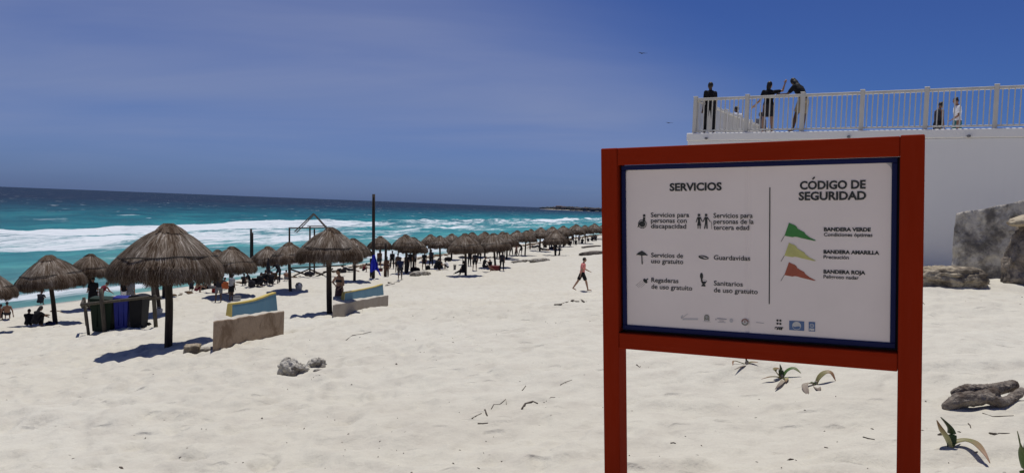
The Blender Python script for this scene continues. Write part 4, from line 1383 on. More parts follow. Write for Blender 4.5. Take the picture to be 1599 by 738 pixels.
# near ones on the left beach
g = at(458, 577); k = g.y / FPX
rock('beach_rock', lift(g, -.02), (20 * k, 19 * k, 19 * k), 2, ROCKP, 'left of two pale pitted rocks half buried in the sand below the bench', fr=1.2, amp=.42, boxy=.3, ridged=False, tilt=.2, sub=5)
g = at(452, 580); rock('beach_rock', lift(g, .02), (14 * k, 13 * k, 7 * k), 21, ROCKG, 'small dark rock against the foot of the left pale rock', fr=2, sub=4)
g = at(496, 570); rock('beach_rock', lift(g, -.05), (15 * k, 15 * k, 15 * k), 7, ROCKP, 'right of two pale pitted rocks, pointed at its top right', fr=1.4, amp=.45, boxy=.35, ridged=False, tilt=-.35, sub=5)
g = at(497, 577); rock('beach_rock', lift(g, -.02), (8 * k, 8 * k, 4 * k), 9, ROCKG, 'small stone in front of the right pale rock', sub=4)
g = at(300, 551); k = g.y / FPX
rock('foot_stone', lift(g, .02), (12 * k, 13 * k, 12 * k), 4, ROCKT, 'brown block stone between the largest umbrella pole and the stained bench', boxy=.85, amp=.16, fr=1.1, rz=.3, ridged=False)
g = at(320, 549); rock('foot_stone', lift(g, .0), (14 * k, 12 * k, 8 * k), 5, ROCKG, 'low pale stone touching the left end of the stained bench', boxy=.4, amp=.12)
g = at(322, 536); rock('foot_stone', lift(g, -.02), (16 * k, 9 * k, 5 * k), 15, ROCKT, 'flat stone behind the low pale stone at the stained bench', boxy=.4, amp=.12)
# right-hand group: rock ledge, weathered block, boulder
g = at_d(1494, 443, 15.6); g.z = max(g.z, gz(g.x, g.y)); k = g.y / FPX; print('ledge rock', g, gz(g.x, g.y))
rock('ledge_rock', Vector((g.x, g.y + .35, gz(g.x, g.y) + .12)), (58 * k, 34 * k, 21 * k), 12, ROCKT, 'long flat tan rock with a hollow underside on the sand right of the sign', amp=.20, fr=2.2, sub=5, boxy=.35, tilt=-.03)
g = at(1441, 430); rock('ledge_rock', lift(g, .05), (14 * k, 20 * k, 17 * k), 13, ROCKT, 'squarish rock half hidden by the right sign post', amp=.15, boxy=.5)
g = at(1537, 432); rock('ledge_rock', lift(g, .03), (12 * k, 18 * k, 11 * k), 14, ROCKG, 'small pale rock at the right tip of the long flat rock', amp=.2)
# weathered concrete block
B0 = at_d(1484, 424, 18.2); B1 = at_d(1640, 430, 16.6); zt0 = at_d(1487, 333, 18.2).z; zt1 = at_d(1640, 303, 16.6).z
bb = MB()
dB = (B1 - B0); dB.z = 0; LB = dB.length; dB.normalize(); nB = Vector((-dB.y, dB.x, 0))
nx_, nz_ = 60, 30
vv = []; ff_ = []
T_ = 0.55


def blk(s_, q, back):
    z0 = 4.3; zt = zt0 + (zt1 - zt0) * s_
    z = z0 + (zt - z0) * q
    lean_ = 0.10 * q
    p = B0 + dB * (LB * s_) + nB * (lean_ + (T_ * (1 - .15 * q) if back else 0)); p.z = z
    amp_ = .055 * (mnoise.fractal(Vector((s_ * LB * 1.3, q * 2.2, back * 5.0)), 1, 2.1, 5)) + .035 * mnoise.fractal(Vector((s_ * LB * 5, q * 7, 3)), 1, 2, 4)
    return p - nB * amp_ * (-1 if back else 1) + Vector((0, 0, .025 * mnoise.noise(Vector((s_ * LB * 2.5, 0, back * 4))) * (q > .97)))


for back in (0, 1):
    for j in range(nz_ + 1):
        for i in range(nx_ + 1): vv.append(blk(i / nx_, j / nz_, back))
st = (nx_ + 1) * (nz_ + 1); w1_ = nx_ + 1
for j in range(nz_):
    for i in range(nx_):
        a = j * w1_ + i
        ff_.append((a, a + 1, a + 1 + w1_, a + w1_)); ff_.append((st + a, st + a + w1_, st + a + 1 + w1_, st + a + 1))
for i in range(nx_):
    a = nz_ * w1_ + i; ff_.append((a, a + 1, st + a + 1, st + a))
for j in range(nz_):
    a = j * w1_; ff_.append((a, a + w1_, st + a + w1_, st + a)); b = a + nx_; ff_.append((b, st + b, st + b + w1_, b + w1_))
bb.add(vv, ff_); ob = bb.build('weathered_concrete_block', ROCKB, smooth=True)
tag(ob, 'thick leaning slab of dark weathered concrete against the white terrace wall', 'concrete block')
g = at(1598, 433); k = 16.0 / FPX
pb = at_d(1636, 436, 16.0); rock('boulder', Vector((pb.x, pb.y + .3, pb.z + .35)), (48 * k, .5, 66 * k), 31, ROCKC, 'tall brown lumpy boulder at the right edge, leaning on the dark slab', amp=.20, fr=1.5, sub=5, boxy=.25, tilt=.25)
pb = at_d(1600, 343, 16.2); rock('boulder', Vector((pb.x + .1, pb.y, pb.z)), (32 * k, .35, 9 * k), 33, rock_material('cream_stone', (0.50, 0.43, 0.31), (0.40, 0.33, 0.23), (0.28, 0.22, 0.16), 4), 'cream coloured stone lying on top of the brown boulder', amp=.15, tilt=-.22)
pb = at(1573, 431); rock('boulder', lift(pb, .05), (10 * k, .12, 8 * k), 35, ROCKC, 'small loose rock at the foot of the brown boulder', sub=4, amp=.15, boxy=.4)
pb = at(1590, 433); rock('boulder', lift(pb, .05), (9 * k, .12, 7 * k), 36, ROCKC, 'loose rock at the right edge below the boulder', sub=4, amp=.15, boxy=.4)
# flat slabs and driftwood far along the beach
for (x0, x1, y, h, sd, lb, mm) in ((905, 945, 397, 7, 51, 'long grey log lying on the sand beside the red sign post', WOODG),
                                   (908, 938, 385.5, 3, 52, 'thin dark plank of driftwood above the long grey log', WOODG),
                                   (826, 857, 407.5, 6, 53, 'larger flat grey driftwood piece between the walkers and the couple', ROCKG),
                                   (798, 827, 409, 3.5, 54, 'low strip of driftwood left of the larger flat piece', ROCKG),
                                   (640, 672, 429, 8, 55, 'grey ribbed driftwood slab under the far row of umbrellas', ROCKG),
                                   (602, 616, 444, 4, 56, 'small driftwood piece touching the end of the far bench', ROCKG)):
    g0, g1 = at(x0, y + 2), at(x1, y - 1); c = (g0 + g1) / 2; c.z = gz(c.x, c.y)
    d_ = g1 - g0
    rock('driftwood', lift(c, h * .2 * c.y / FPX), (d_.length / 2, h * .9 * c.y / FPX, h * .55 * c.y / FPX), sd, mm, lb, 'driftwood', amp=.25, fr=2.6, rz=math.atan2(d_.y, d_.x) if d_.length else 0, sub=4)


# forked driftwood log near right
def skin_log(name, chains, m_, label, cat, seed, vox=.008, amp=.012, fr=16):
    mb = MB()
    for pts, rad in chains:
        mb.tube(pts, rad, 10, wob=.10, seed=seed)
        for p, r in zip(pts, rad): mb.ell(p, (r, r, r), 8, 6)
    me = mb.mesh(name, [m_])
    o = link(name, me)
    md = o.modifiers.new('r', 'REMESH'); md.mode = 'VOXEL'; md.voxel_size = vox
    bpy.context.view_layer.update()
    dg = bpy.context.evaluated_depsgraph_get(); me2 = bpy.data.meshes.new_from_object(o.evaluated_get(dg)); o.modifiers.clear(); o.data = me2
    me2.polygons.foreach_set('use_smooth', [True] * len(me2.polygons))
    me2.update(); displaced(me2, amp, fr, seed, True, 4)
    tag(o, label, cat); return o


DW = rock_material('grey_brown_driftwood', (0.30, 0.26, 0.215), (0.155, 0.125, 0.10), (0.085, 0.062, 0.048), 9)


def lg(px, py, up=0.0, bx=1535, by=634):
    """a point over the sand near the log, 'up' pixels above where it lies"""
    p = at(px, by + (py - by) * 0); q = at_d(px, py, p.y); return q


g = at(1535, 636); Yg = g.y; kk = Yg / FPX
def L(px, py, dy=0.0): return at_d(px, py, Yg + dy)
skin_log('driftwood_log', [
    ([L(1480, 634), L(1496, 624), L(1515, 622), L(1534, 620), L(1552, 614)], [9 * kk, 11 * kk, 12 * kk, 12 * kk, 10 * kk]),
    ([L(1490, 612, .15), L(1510, 608, .15), L(1535, 609, .2), L(1560, 606, .25), L(1582, 601, .3)], [6 * kk, 9 * kk, 10 * kk, 10 * kk, 9 * kk]),
    ([L(1545, 622, -.05), L(1562, 628, -.05), L(1574, 626, 0), L(1590, 614, .1), L(1596, 609, .15)], [9 * kk, 8 * kk, 8 * kk, 7 * kk, 5 * kk])],
    DW, 'gnarled grey-brown forked driftwood log on the sand right of the sign', 'driftwood', 3)

# ------------------------------------------------------------------ people
SKIN = [mat('skin_brown', (0.23, 0.125, 0.08), (0.20, 0.105, 0.065), rough=.6), mat('skin_tan', (0.36, 0.215, 0.145), (0.32, 0.19, 0.125), rough=.6),
        mat('skin_dark', (0.10, 0.058, 0.040), (0.085, 0.048, 0.033), rough=.6)]
HAIRM = mat('black_hair', (0.010, 0.008, 0.007), (0.018, 0.014, 0.011), scale=60, rough=.55)
CLOTH = {}


def cloth(c):
    table = dict(black=(.010, .010, .012), dark=(.022, .022, .028), navy=(.012, .018, .05), grey=(.13, .13, .14), lgrey=(.28, .28, .29), white=(.62, .62, .62),
                 salmon=(.56, .19, .17), teal=(.03, .13, .13), brown=(.085, .045, .03), olive=(.05, .06, .03), red=(.28, .02, .02), orange=(.45, .12, .05),
                 khaki=(.26, .22, .16), pattern=(.06, .035, .04), maroon=(.12, .015, .025), blue=(.02, .06, .22), straw=(.42, .34, .2))
    if c not in CLOTH:
        k = table[c]
        CLOTH[c] = mat('cloth_' + c, k, tuple(min(1, x * 1.35 + .004) for x in k), scale=9, rough=.9, bump=.3, bscale=22, spec=.15)
    return CLOTH[c]


def V(*a): return Vector(a)


def rotx(a): return Matrix.Rotation(a, 3, 'X')
def roty(a): return Matrix.Rotation(a, 3, 'Y')
def rotz(a): return Matrix.Rotation(a, 3, 'Z')


POSES = {}


def skeleton(P):
    """P: lean (forward, radians), side, hips and knees per leg, arms as (abduct, forward, elbow dir) -> joint positions; faces +Y, 1.72 m tall"""
    J = {}
    lean = P.get('lean', 0.0); side = P.get('side', 0.0); tw = P.get('twist', 0.0)
    Rt = roty(side) @ rotx(-lean) @ rotz(tw)
    pel = V(0, 0, 0)
    J['pel'] = pel
    curve = P.get('curve', 0.0)
    J['waist'] = pel + Rt @ V(0, 0, .14)
    R2 = Rt @ rotx(-curve)
    J['chest'] = J['waist'] + R2 @ V(0, 0, .17)
    J['shc'] = J['chest'] + R2 @ V(0, 0, .15)
    J['neck'] = J['shc'] + R2 @ V(0, 0.005, .07)
    Rh = R2 @ rotx(-P.get('nod', 0.0)) @ rotz(P.get('turn', 0.0))
    J['head'] = J['neck'] + Rh @ V(0, .025, .135)
    J['Rh'] = Rh; J['R2'] = R2; J['Rt'] = Rt
    for s, n in ((-1, 'l'), (1, 'r')):
        hip, knee, spread = P['leg' + n]
        h = pel + V(.095 * s, 0, -.02)
        d = V(0, math.sin(hip), -math.cos(hip)); d = roty(-spread * s) @ d
        k = h + d * .42
        d2 = V(0, math.sin(hip - knee), -math.cos(hip - knee)); d2 = roty(-spread * s * P.get('kspread', .4)) @ d2
        a = k + d2 * .41
        toe = V(0, .14, -.045) if not P.get('pointed') else d2 * .12 + V(0, .06, 0)
        ta_ = P.get('toe' + n)
        if ta_ is not None: toe = rotx(ta_) @ V(0, .15, -.03)
        J['hip' + n], J['knee' + n], J['ank' + n], J['toe' + n] = h, k, a, a + toe
        sh = J['shc'] + R2 @ V(.168 * s, 0, -.028)
        ud, fd_ = P['arm' + n]
        ud = V(*ud).normalized(); fd_ = V(*fd_).normalized()
        e = sh + ud * .285; w = e + fd_ * .25
        J['sh' + n], J['el' + n], J['wr' + n], J['hd' + n] = sh, e, w, fd_
    low = min(J['ankl'].z - .075, J['ankr'].z - .075, J['pel'].z - .13)
    if P.get('lie'): low = -0.12
    for k in list(J):
        if isinstance(J[k], Vector) and not k.startswith('hd'): J[k] = J[k] - V(0, 0, low)
    return J


def loft(mb, rings, n=14, M_=None):
    """rings: (centre, rx, ry, R) elliptical sections"""
    v = []; f = []
    for c, rx, ry, R_ in rings:
        for k in range(n):
            a = 2 * math.pi * k / n
            v.append(c + R_ @ V(rx * math.cos(a), ry * math.sin(a), 0))
    for i in range(len(rings) - 1):
        for k in range(n): f.append((i * n + k, i * n + (k + 1) % n, (i + 1) * n + (k + 1) % n, (i + 1) * n + k))
    f.append(tuple(range(n))[::-1]); f.append(tuple((len(rings) - 1) * n + k for k in range(n)))
    mb.add(v, f)


def limb(mb, a, b, ra, rb, n=10):
    pts = [a.lerp(b, t) for t in (0, .35, .7, 1)]
    mb.tube(pts, [ra, ra * .62 + rb * .42, ra * .3 + rb * .72, rb], n)
    mb.ell(a, (ra, ra, ra), n, 6); mb.ell(b, (rb, rb, rb), n, 6)


def torso(mb, J, g=0.0, lo=-.10, hi=1.0, female=False):
    Rt, R2 = J['Rt'], J['R2']
    sh = .165 if female else .185
    sec = [(J['pel'] + Rt @ V(0, 0, lo), .125, .095, Rt), (J['pel'], .165 if female else .155, .115, Rt), (J['pel'].lerp(J['waist'], .6), .145 if female else .15, .105, Rt),
           (J['waist'], .125 if female else .145, .095, Rt), (J['chest'].lerp(J['waist'], .4), .14 if female else .16, .105, R2), (J['chest'], .155 if female else .175, .12 if female else .115, R2),
           (J['shc'] + R2 @ V(0, 0, -.04), sh, .095, R2), (J['shc'] + R2 @ V(0, 0, .015), sh * .72, .075, R2), (J['shc'] + R2 @ V(0, 0, .045), .075, .06, R2)]
    loft(mb, [(c, a + g, b + g, r) for c, a, b, r in sec])


def solid(mb, name, vox, mats, smooth_it=6):
    me = mb.mesh(name, mats)
    o = bpy.data.objects.new('tmp', me); COL.objects.link(o)
    md = o.modifiers.new('r', 'REMESH'); md.mode = 'VOXEL'; md.voxel_size = vox; md.use_smooth_shade = True
    sm = o.modifiers.new('s', 'SMOOTH'); sm.iterations = smooth_it; sm.factor = .45
    bpy.context.view_layer.update()
    dg = bpy.context.evaluated_depsgraph_get()
    me2 = bpy.data.meshes.new_from_object(o.evaluated_get(dg)); me2.name = name
    bpy.data.objects.remove(o)
    me2.materials.clear()
    for m_ in mats: me2.materials.append(m_)
    me2.polygons.foreach_set('use_smooth', [True] * len(me2.polygons))
    return me2


def hand(mb, w, d, s, fine, curl=.35, spread_up=None):
    ref = spread_up or V(0, 1, 0)
    d = d.normalized(); side_ = d.cross(ref)
    if side_.length < .1: side_ = d.cross(V(1, 0, 0))
    side_.normalize(); pn = side_.cross(d).normalized()
    palm = w + d * .055
    R_ = Matrix((side_, pn, d)).transposed()
    mb.ell(palm, (.040, .018, .050), 10, 6, M=R_)
    lens = (.066, .078, .072, .056)
    for i in range(4):
        b0 = w + d * .090 + side_ * (.0285 - .019 * i)
        c1 = b0 + (d * math.cos(curl * .5) + pn * math.sin(curl * .5)) * lens[i] * .5
        c2 = c1 + (d * math.cos(curl * 1.6) + pn * math.sin(curl * 1.6)) * lens[i] * .5
        mb.tube([b0, c1, c2], [.0095, .0088, .0075], 6)
    t0 = w + d * .030 + side_ * .034; t1 = t0 + (d * .7 + side_ * .7 + pn * .2).normalized() * .035; t2 = t1 + (d * .92 + side_ * .25 + pn * .35).normalized() * .028
    mb.tube([t0, t1, t2], [.0115, .0105, .0085], 6)


def make_parts(P, female, fine):
    """returns dict of meshes for one pose"""
    J = skeleton(P); out = {}
    vox = .009 if fine else .015
    mb = MB()
    torso(mb, J, 0, female=female)
    mb.tube([J['shc'], J['neck'], J['head']], [.058, .052, .05], 10)
    Rh = J['Rh']; H = J['head']
    mb.ell(H, (.074, .092, .108), 16, 12, M=Rh)
    mb.ell(H + Rh @ V(0, .030, -.060), (.050, .055, .050), 12, 8, M=Rh)       # jaw
    mb.ell(H + Rh @ V(0, .098, -.015), (.011, .018, .022), 8, 6, M=Rh)        # nose
    mb.ell(H + Rh @ V(0, .088, -.050), (.020, .010, .0065), 8, 6, M=Rh)       # lips
    mb.ell(H + Rh @ V(0, .082, .020), (.045, .012, .010), 8, 6, M=Rh)         # brow
    for s in (-1, 1): mb.ell(H + Rh @ V(.076 * s, .005, -.010), (.010, .018, .030), 8, 6, M=Rh)
    for n, s in (('l', -1), ('r', 1)):
        limb(mb, J['sh' + n], J['el' + n], .050 if female else .056, .038)
        limb(mb, J['el' + n], J['wr' + n], .039, .025)
        hand(mb, J['wr' + n], J['hd' + n], s, fine, P.get('curl', .45))
        limb(mb, J['hip' + n], J['knee' + n], .088, .055, 12)
        # calf bulge
        k, a = J['knee' + n], J['ank' + n]
        mb.tube([k, k.lerp(a, .3), k.lerp(a, .65), a], [.054, .057, .042, .034], 12); mb.ell(a, (.036, .036, .036), 8, 6)
        t = J['toe' + n]; f_ = (t - a)
        heel = a - f_.normalized() * .045 + V(0, 0, -.035)
        mb.tube([heel, a + f_ * .35 + V(0, 0, -.018), t + V(0, 0, -.010), t + f_.normalized() * .04 + V(0, 0, -.012)], [.034, .040, .036, .022], 8, flat=.7)
    out['body'] = solid(mb, 'person', vox, [SKIN[0]], 4)
    # hair
    for nm, long_ in (('short', False), ('long', True), ('bun', False)):
        mb = MB()
        mb.ell(H + Rh @ V(0, -.016, .020), (.085, .096, .104), 16, 12, M=Rh)
        if nm == 'long':
            mb.ell(H + Rh @ V(0, -.060, -.06), (.085, .055, .12), 12, 10, M=Rh); mb.ell(H + Rh @ V(0, -.075, -.18), (.075, .035, .12), 12, 8, M=Rh)
        if nm == 'bun': mb.ell(H + Rh @ V(0, -.085, .09), (.045, .045, .045), 10, 8, M=Rh)
        hm = solid(mb, 'hair', .012, [HAIRM], 2)
        # cut away what lies over the face
        bm = bmesh.new(); bm.from_mesh(hm); inv = Rh.inverted(); kill = []
        for v in bm.verts:
            q = inv @ (v.co - H)
            if q.y > .020 + .35 * max(0, q.z) and q.z < .065: kill.append(v)
            elif nm != 'long' and q.z < -.055: kill.append(v)
        bmesh.ops.delete(bm, geom=kill, context='VERTS')
        nz_ = 0.004
        for v in bm.verts: v.co += v.normal * nz_ * mnoise.noise(v.co * 45)
        bm.to_mesh(hm); bm.free(); out['hair_' + nm] = hm
    mb = MB()
    for s in (-1, 1): mb.ell(H + Rh @ V(.030 * s, .083, .002), (.011, .007, .0065), 8, 6, M=Rh)
    out['eyes'] = mb.mesh('eyes', [cloth('black')], smooth=True)
    # tops
    mb = MB(); torso(mb, J, .016, lo=-.04, female=female)
    for n in 'lr':
        limb(mb, J['sh' + n] , J['sh' + n].lerp(J['el' + n], .62), .071, .060)
    out['tshirt'] = solid(mb, 'shirt', .014 if fine else .020, [cloth('black')], 5)
    mb = MB(); torso(mb, J, .012, lo=-.02, female=female)
    tk = solid(mb, 'top', .014 if fine else .020, [cloth('black')], 3)
    out['tank'] = tk
    mb = MB(); R2 = J['R2']; loft(mb, [(J['chest'] + R2 @ V(0, 0, z), (.155 if female else .175) + .008 - abs(z) * .1, (.12 if female else .115) + .010 - abs(z) * .1, R2) for z in (-.05, -.01, .04)]); out['swim_top'] = mb.mesh('swim_top', [cloth('black')], smooth=True)
    # bottoms
    Rt = J['Rt']
    for nm, f0 in (('shorts', .62), ('trousers', 1.0)):
        mb = MB()
        loft(mb, [(J['pel'] + Rt @ V(0, 0, z), a, b, Rt) for z, a, b in ((-.10, .13, .11), (-.04, .172, .13), (.03, .168, .125), (.09, .158, .118))])
        for n in 'lr':
            h, k, a = J['hip' + n], J['knee' + n], J['ank' + n]
            if nm == 'shorts': mb.tube([h, h.lerp(k, .4), h.lerp(k, .82)], [.104, .098, .094], 12); mb.ell(h, (.104, .104, .104), 12, 8)
            else:
                mb.ell(h, (.104, .104, .104), 12, 8); mb.tube([h, h.lerp(k, .5), k], [.100, .086, .075], 12); mb.ell(k, (.075, .075, .075), 10, 8); mb.tube([k, k.lerp(a, .5), k.lerp(a, .95)], [.073, .066, .058], 12)
        out[nm] = solid(mb, nm, .014 if fine else .020, [cloth('black')], 4)
    mb = MB()
    if P.get('sit'):
        loft(mb, [(J['pel'] + Rt @ V(0, 0, z), a, b, Rt) for z, a, b in ((-.10, .14, .12), (-.04, .178, .14), (.03, .172, .13), (.09, .158, .118))])
        for n in 'lr': limb(mb, J['hip' + n], J['knee' + n], .110, .085, 12)
    else:
        km = (J['kneel'] + J['kneer']) / 2
        loft(mb, [(km + V(0, 0, .06), .185, .15, Matrix.Identity(3)), (km.lerp(J['pel'], .5), .175, .145, Matrix.Identity(3)), (J['pel'] + V(0, 0, -.02), .172, .132, Rt), (J['pel'] + Rt @ V(0, 0, .11), .145, .11, Rt)], 18)
    out['skirt'] = solid(mb, 'skirt', .014, [cloth('black')], 3)
    mb = MB(); loft(mb, [(H + Rh @ V(0, -.005, z), a, a * 1.1, Rh) for z, a in ((.050, .19), (.056, .185), (.060, .095), (.13, .085), (.145, .06))], 20); out['hat'] = mb.mesh('sun_hat', [cloth('straw')], smooth=False, weld=True)
    out['J'] = J
    return out


D = lambda *a: a
down = (0.08, 0, -1)


def arms(l, r): return dict(arml=l, armr=r)


AL = ((-.14, -.02, -1), (-.06, .18, -1)); AR = ((.14, -.02, -1), (.06, .18, -1))
PD_ = {
 'stand': dict(lean=.03, legl=(.04, .04, .10), legr=(-.02, .03, .10), **arms(AL, AR)),
 'stand2': dict(lean=.05, nod=.25, turn=.4, legl=(.10, .10, .12), legr=(-.05, .02, .06), **arms(((-.25, .10, -1), (-.1, .75, -.55)), AR)),
 'photo': dict(lean=.04, nod=.05, legl=(.02, .02, .13), legr=(.05, .05, .10), **arms(((-.35, .65, -.65), (.40, .65, .70)), ((.35, .65, -.65), (-.40, .65, .70)))),
 'walk': dict(lean=.10, legl=(-.42, .18, .02), legr=(.46, .20, .02), toel=-.35, toer=.10, **arms(((-.15, .62, -1), (.05, .95, -.45)), ((.15, -.50, -1), (.02, -.25, -1)))),
 'stroll': dict(lean=.05, legl=(.28, .12, .03), legr=(-.26, .10, .03), **arms(((-.15, -.25, -1), (-.03, 0, -1)), ((.15, .28, -1), (.02, .5, -1)))),
 'hip': dict(lean=.02, side=.06, turn=-.5, legl=(.03, .02, .05), legr=(.12, .15, .06), **arms(((-.30, .15, -1), (.35, .65, -.55)), ((.75, -.25, -.75), (-.75, .35, -.35)))),
 'selfie': dict(lean=.02, turn=-.7, nod=-.05, legl=(.05, .05, .08), legr=(-.02, .03, .07), **arms(((-.35, .05, -1), (-.45, .35, -.45)), ((.80, .25, .18), (.28, .10, 1.0)))),
 'leanrail': dict(lean=.34, curve=.22, nod=.15, turn=-.6, legl=(.32, .12, .06), legr=(.10, .02, .07), **arms(((-.10, .75, -.75), (.15, .95, .10)), ((.10, .75, -.75), (-.15, .95, .10)))),
 'bend': dict(lean=.40, curve=.25, nod=.2, legl=(.55, .45, .06), legr=(.10, .10, .06), **arms(((-.10, .75, -.75), (.1, .85, -.35)), ((.10, .65, -.85), (-.1, .75, -.45)))),
 'sitback': dict(sit=1, lean=-.45, curve=.10, nod=-.3, legl=(1.45, .55, .16), legr=(1.65, 1.35, .16), **arms(((-.45, -.45, -1), (-.15, -.12, -1)), ((.45, -.45, -1), (.15, -.12, -1)))),
 'sithug': dict(sit=1, lean=.18, curve=.30, nod=.15, legl=(2.25, 2.25, .08), legr=(2.20, 2.30, .08), **arms(((-.10, .85, -.55), (.45, .75, -.25)), ((.10, .85, -.55), (-.45, .75, -.25)))),
 'sitcross': dict(sit=1, lean=.10, curve=.12, nod=.1, legl=(1.45, 2.3, .75), legr=(1.45, 2.3, .75), kspread=-1.6, **arms(((-.25, .35, -1), (.2, .9, -.35)), ((.25, .35, -1), (-.2, .9, -.35)))),
 'sitwave': dict(sit=1, lean=-.05, curve=.10, legl=(1.50, .30, .12), legr=(1.95, 1.75, .12), **arms(((-.20, .2, -1), (0, .85, -.4)), ((.35, .75, .15), (.05, .35, 1)))),
 'sitreach': dict(sit=1, lean=.05, curve=.15, nod=-.05, legl=(1.50, .45, .15), legr=(1.60, 1.2, .15), **arms(((-.20, .4, -1), (0, .85, -.6)), ((.15, .95, -.35), (0, .85, .45)))),
 'lie': dict(lie=1, sit=1, lean=-1.25, curve=.05, nod=.35, legl=(1.55, .15, .10), legr=(1.75, .55, .10), **arms(((-.55, -.5, -.35), (-.2, -.6, -.5)), ((.5, -.3, -.45), (.1, .7, -.2)))),
}
PARTS = {}


def obj_mat(o, m_):
    o.material_slots[0].link = 'OBJECT'; o.material_slots[0].material = m_


def person(label, pose, pos, height, rz, top=('tshirt', 'black'), bottom=('shorts', 'dark'), hair='short', skin=0, female=False, fine=False, hat=None, group=None):
    """rz = 0 faces away from the camera (+Y); positive turns to the left"""
    key = (pose, female, fine)
    if key not in PARTS: PARTS[key] = make_parts(PD_[pose], female, fine)
    P_ = PARTS[key]
    k = height
    root = empty('person', pos, rz); root.scale = (k, k, k)
    tag(root, label, 'person', group)
    b = link('body', P_['body'], root); obj_mat(b, SKIN[skin])
    h = link('hair', P_['hair_' + hair], root)
    if fine: link('eyes', P_['eyes'], root)
    if top: t_ = link(top[0] if top[0] != 'tank' else 'top', P_[top[0]], root); obj_mat(t_, cloth(top[1]))
    if bottom: t_ = link(bottom[0], P_[bottom[0]], root); obj_mat(t_, cloth(bottom[1]))
    if hat: t_ = link('sun_hat', P_['hat'], root); obj_mat(t_, cloth(hat))
    return root


RAW = []


def standing(label, pose, px, py, hpx, deg, dist=None, base_z=None, nominal=1.70, maxh=1.95, **k):
    """stands (or sits) on the sand below this point of the view"""
    if dist is None: g = at(px, py)
    else:
        p = at_d(px, py, dist); g = V(p.x, p.y, gz(p.x, p.y) if base_z is None else base_z)
    hh = hpx / FPX * g.y
    s_ = hh / nominal
    RAW.append((px, round(s_, 2), round(g.y, 1)))
    s_ = max(.76, min(s_, 1.12)) if nominal > 1.5 else max(.66, min(s_, 1.15))
    return person(label, pose, g, s_, math.radians(deg), **k)


# left part of the beach
standing('person in dark shorts sitting at the left edge, leaning back on both arms', 'sitback', 11, 500, 21, 30, top=None, bottom=('shorts', 'dark'), nominal=.85)
standing('person cut off by the left edge, sitting beside the one leaning back', 'sithug', -3, 500, 18, 10, top=('tshirt', 'brown'), nominal=.85)
standing('hunched person all in black sitting on the sand near the left edge', 'sithug', 54, 511, 29, -20, top=('tshirt', 'black'), bottom=('trousers', 'black'), hair='long', female=True, nominal=.85)
standing('second hunched figure in black sitting close beside the first, nearer the left', 'sithug', 44, 511, 24, 25, top=('tshirt', 'black'), bottom=('trousers', 'black'), nominal=.85)
standing('person in a dark shirt sitting alone at the edge of the water', 'sithug', 62, 476, 20, 10, top=('tshirt', 'dark'), nominal=.85)
standing('person in black standing behind the left end of the bins', 'stand2', 145, 484, 52, 30, top=('tshirt', 'black'), bottom=('shorts', 'black'), hair='short')
standing('person with a light skirt and dark top standing behind the green bin', 'bend', 157, 485, 48, -20, top=('tank', 'maroon'), bottom=('skirt', 'white'), female=True, hair='short')
standing('person in white shorts standing behind the blue bin, head hidden by thatch', 'stand', 194, 480, 48, 0, top=('tshirt', 'black'), bottom=('shorts', 'white'))
standing('person in grey standing behind the black bin, head hidden by thatch', 'stand', 203, 480, 47, 10, top=('tshirt', 'grey'), bottom=('shorts', 'grey'))
standing('man in grey shorts and dark shirt holding something to his face', 'photo', 341, 472, 37, 35, top=('tshirt', 'dark'), bottom=('shorts', 'grey'), skin=2)
standing('man in a white shirt and black shorts beside a small white box', 'stand2', 361, 470, 43, -25, top=('tshirt', 'lgrey'), bottom=('shorts', 'black'), skin=2)
standing('shirtless person sitting on the sand at the right rim of the largest umbrella', 'sithug', 306, 457, 15, -40, top=None, bottom=('shorts', 'maroon'), nominal=.85, skin=1)
standing('person reclining between the orange chair and the shirtless sitter', 'sitback', 328, 457, 13, -70, top=('tshirt', 'grey'), bottom=('shorts', 'grey'), nominal=.85)
standing('person in dark clothes sitting in the dark chair, left of the group', 'sithug', 402, 446, 20, -30, top=('tshirt', 'black'), bottom=('trousers', 'dark'), nominal=.85)
standing('person in black sitting in the middle of the group in dark chairs', 'sithug', 411, 445, 21, -10, top=('tshirt', 'black'), bottom=('trousers', 'dark'), nominal=.85)
standing('large person bending over at the right end of the group in dark chairs', 'bend', 435, 442, 27, 60, top=('tshirt', 'black'), bottom=('trousers', 'dark'))
standing('small person sitting on the sand between the group and the lookout', 'sithug', 447, 439, 10, 20, top=None, bottom=('shorts', 'grey'), nominal=.85)
standing('person sitting low on the left side of the group, beside the rucksacks', 'sitback', 390, 446, 14, -60, top=('tshirt', 'dark'), nominal=.85)
# the woman by the far bench
standing('woman in a patterned wrap with one hand on her hip behind the blue bench', 'hip', 529, 490, 68, 155, dist=23.9, female=True, top=('swim_top', 'dark'), bottom=('skirt', 'pattern'), hair='bun', skin=1, fine=True)
standing('person sitting in the shade right of the lookout, facing right', 'sithug', 567, 425, 13, -80, top=('tank', 'maroon'), nominal=.85)
standing('person lying under the umbrella behind the second largest one', 'lie', 545, 424, 8, -80, top=('tshirt', 'dark'), nominal=.45)
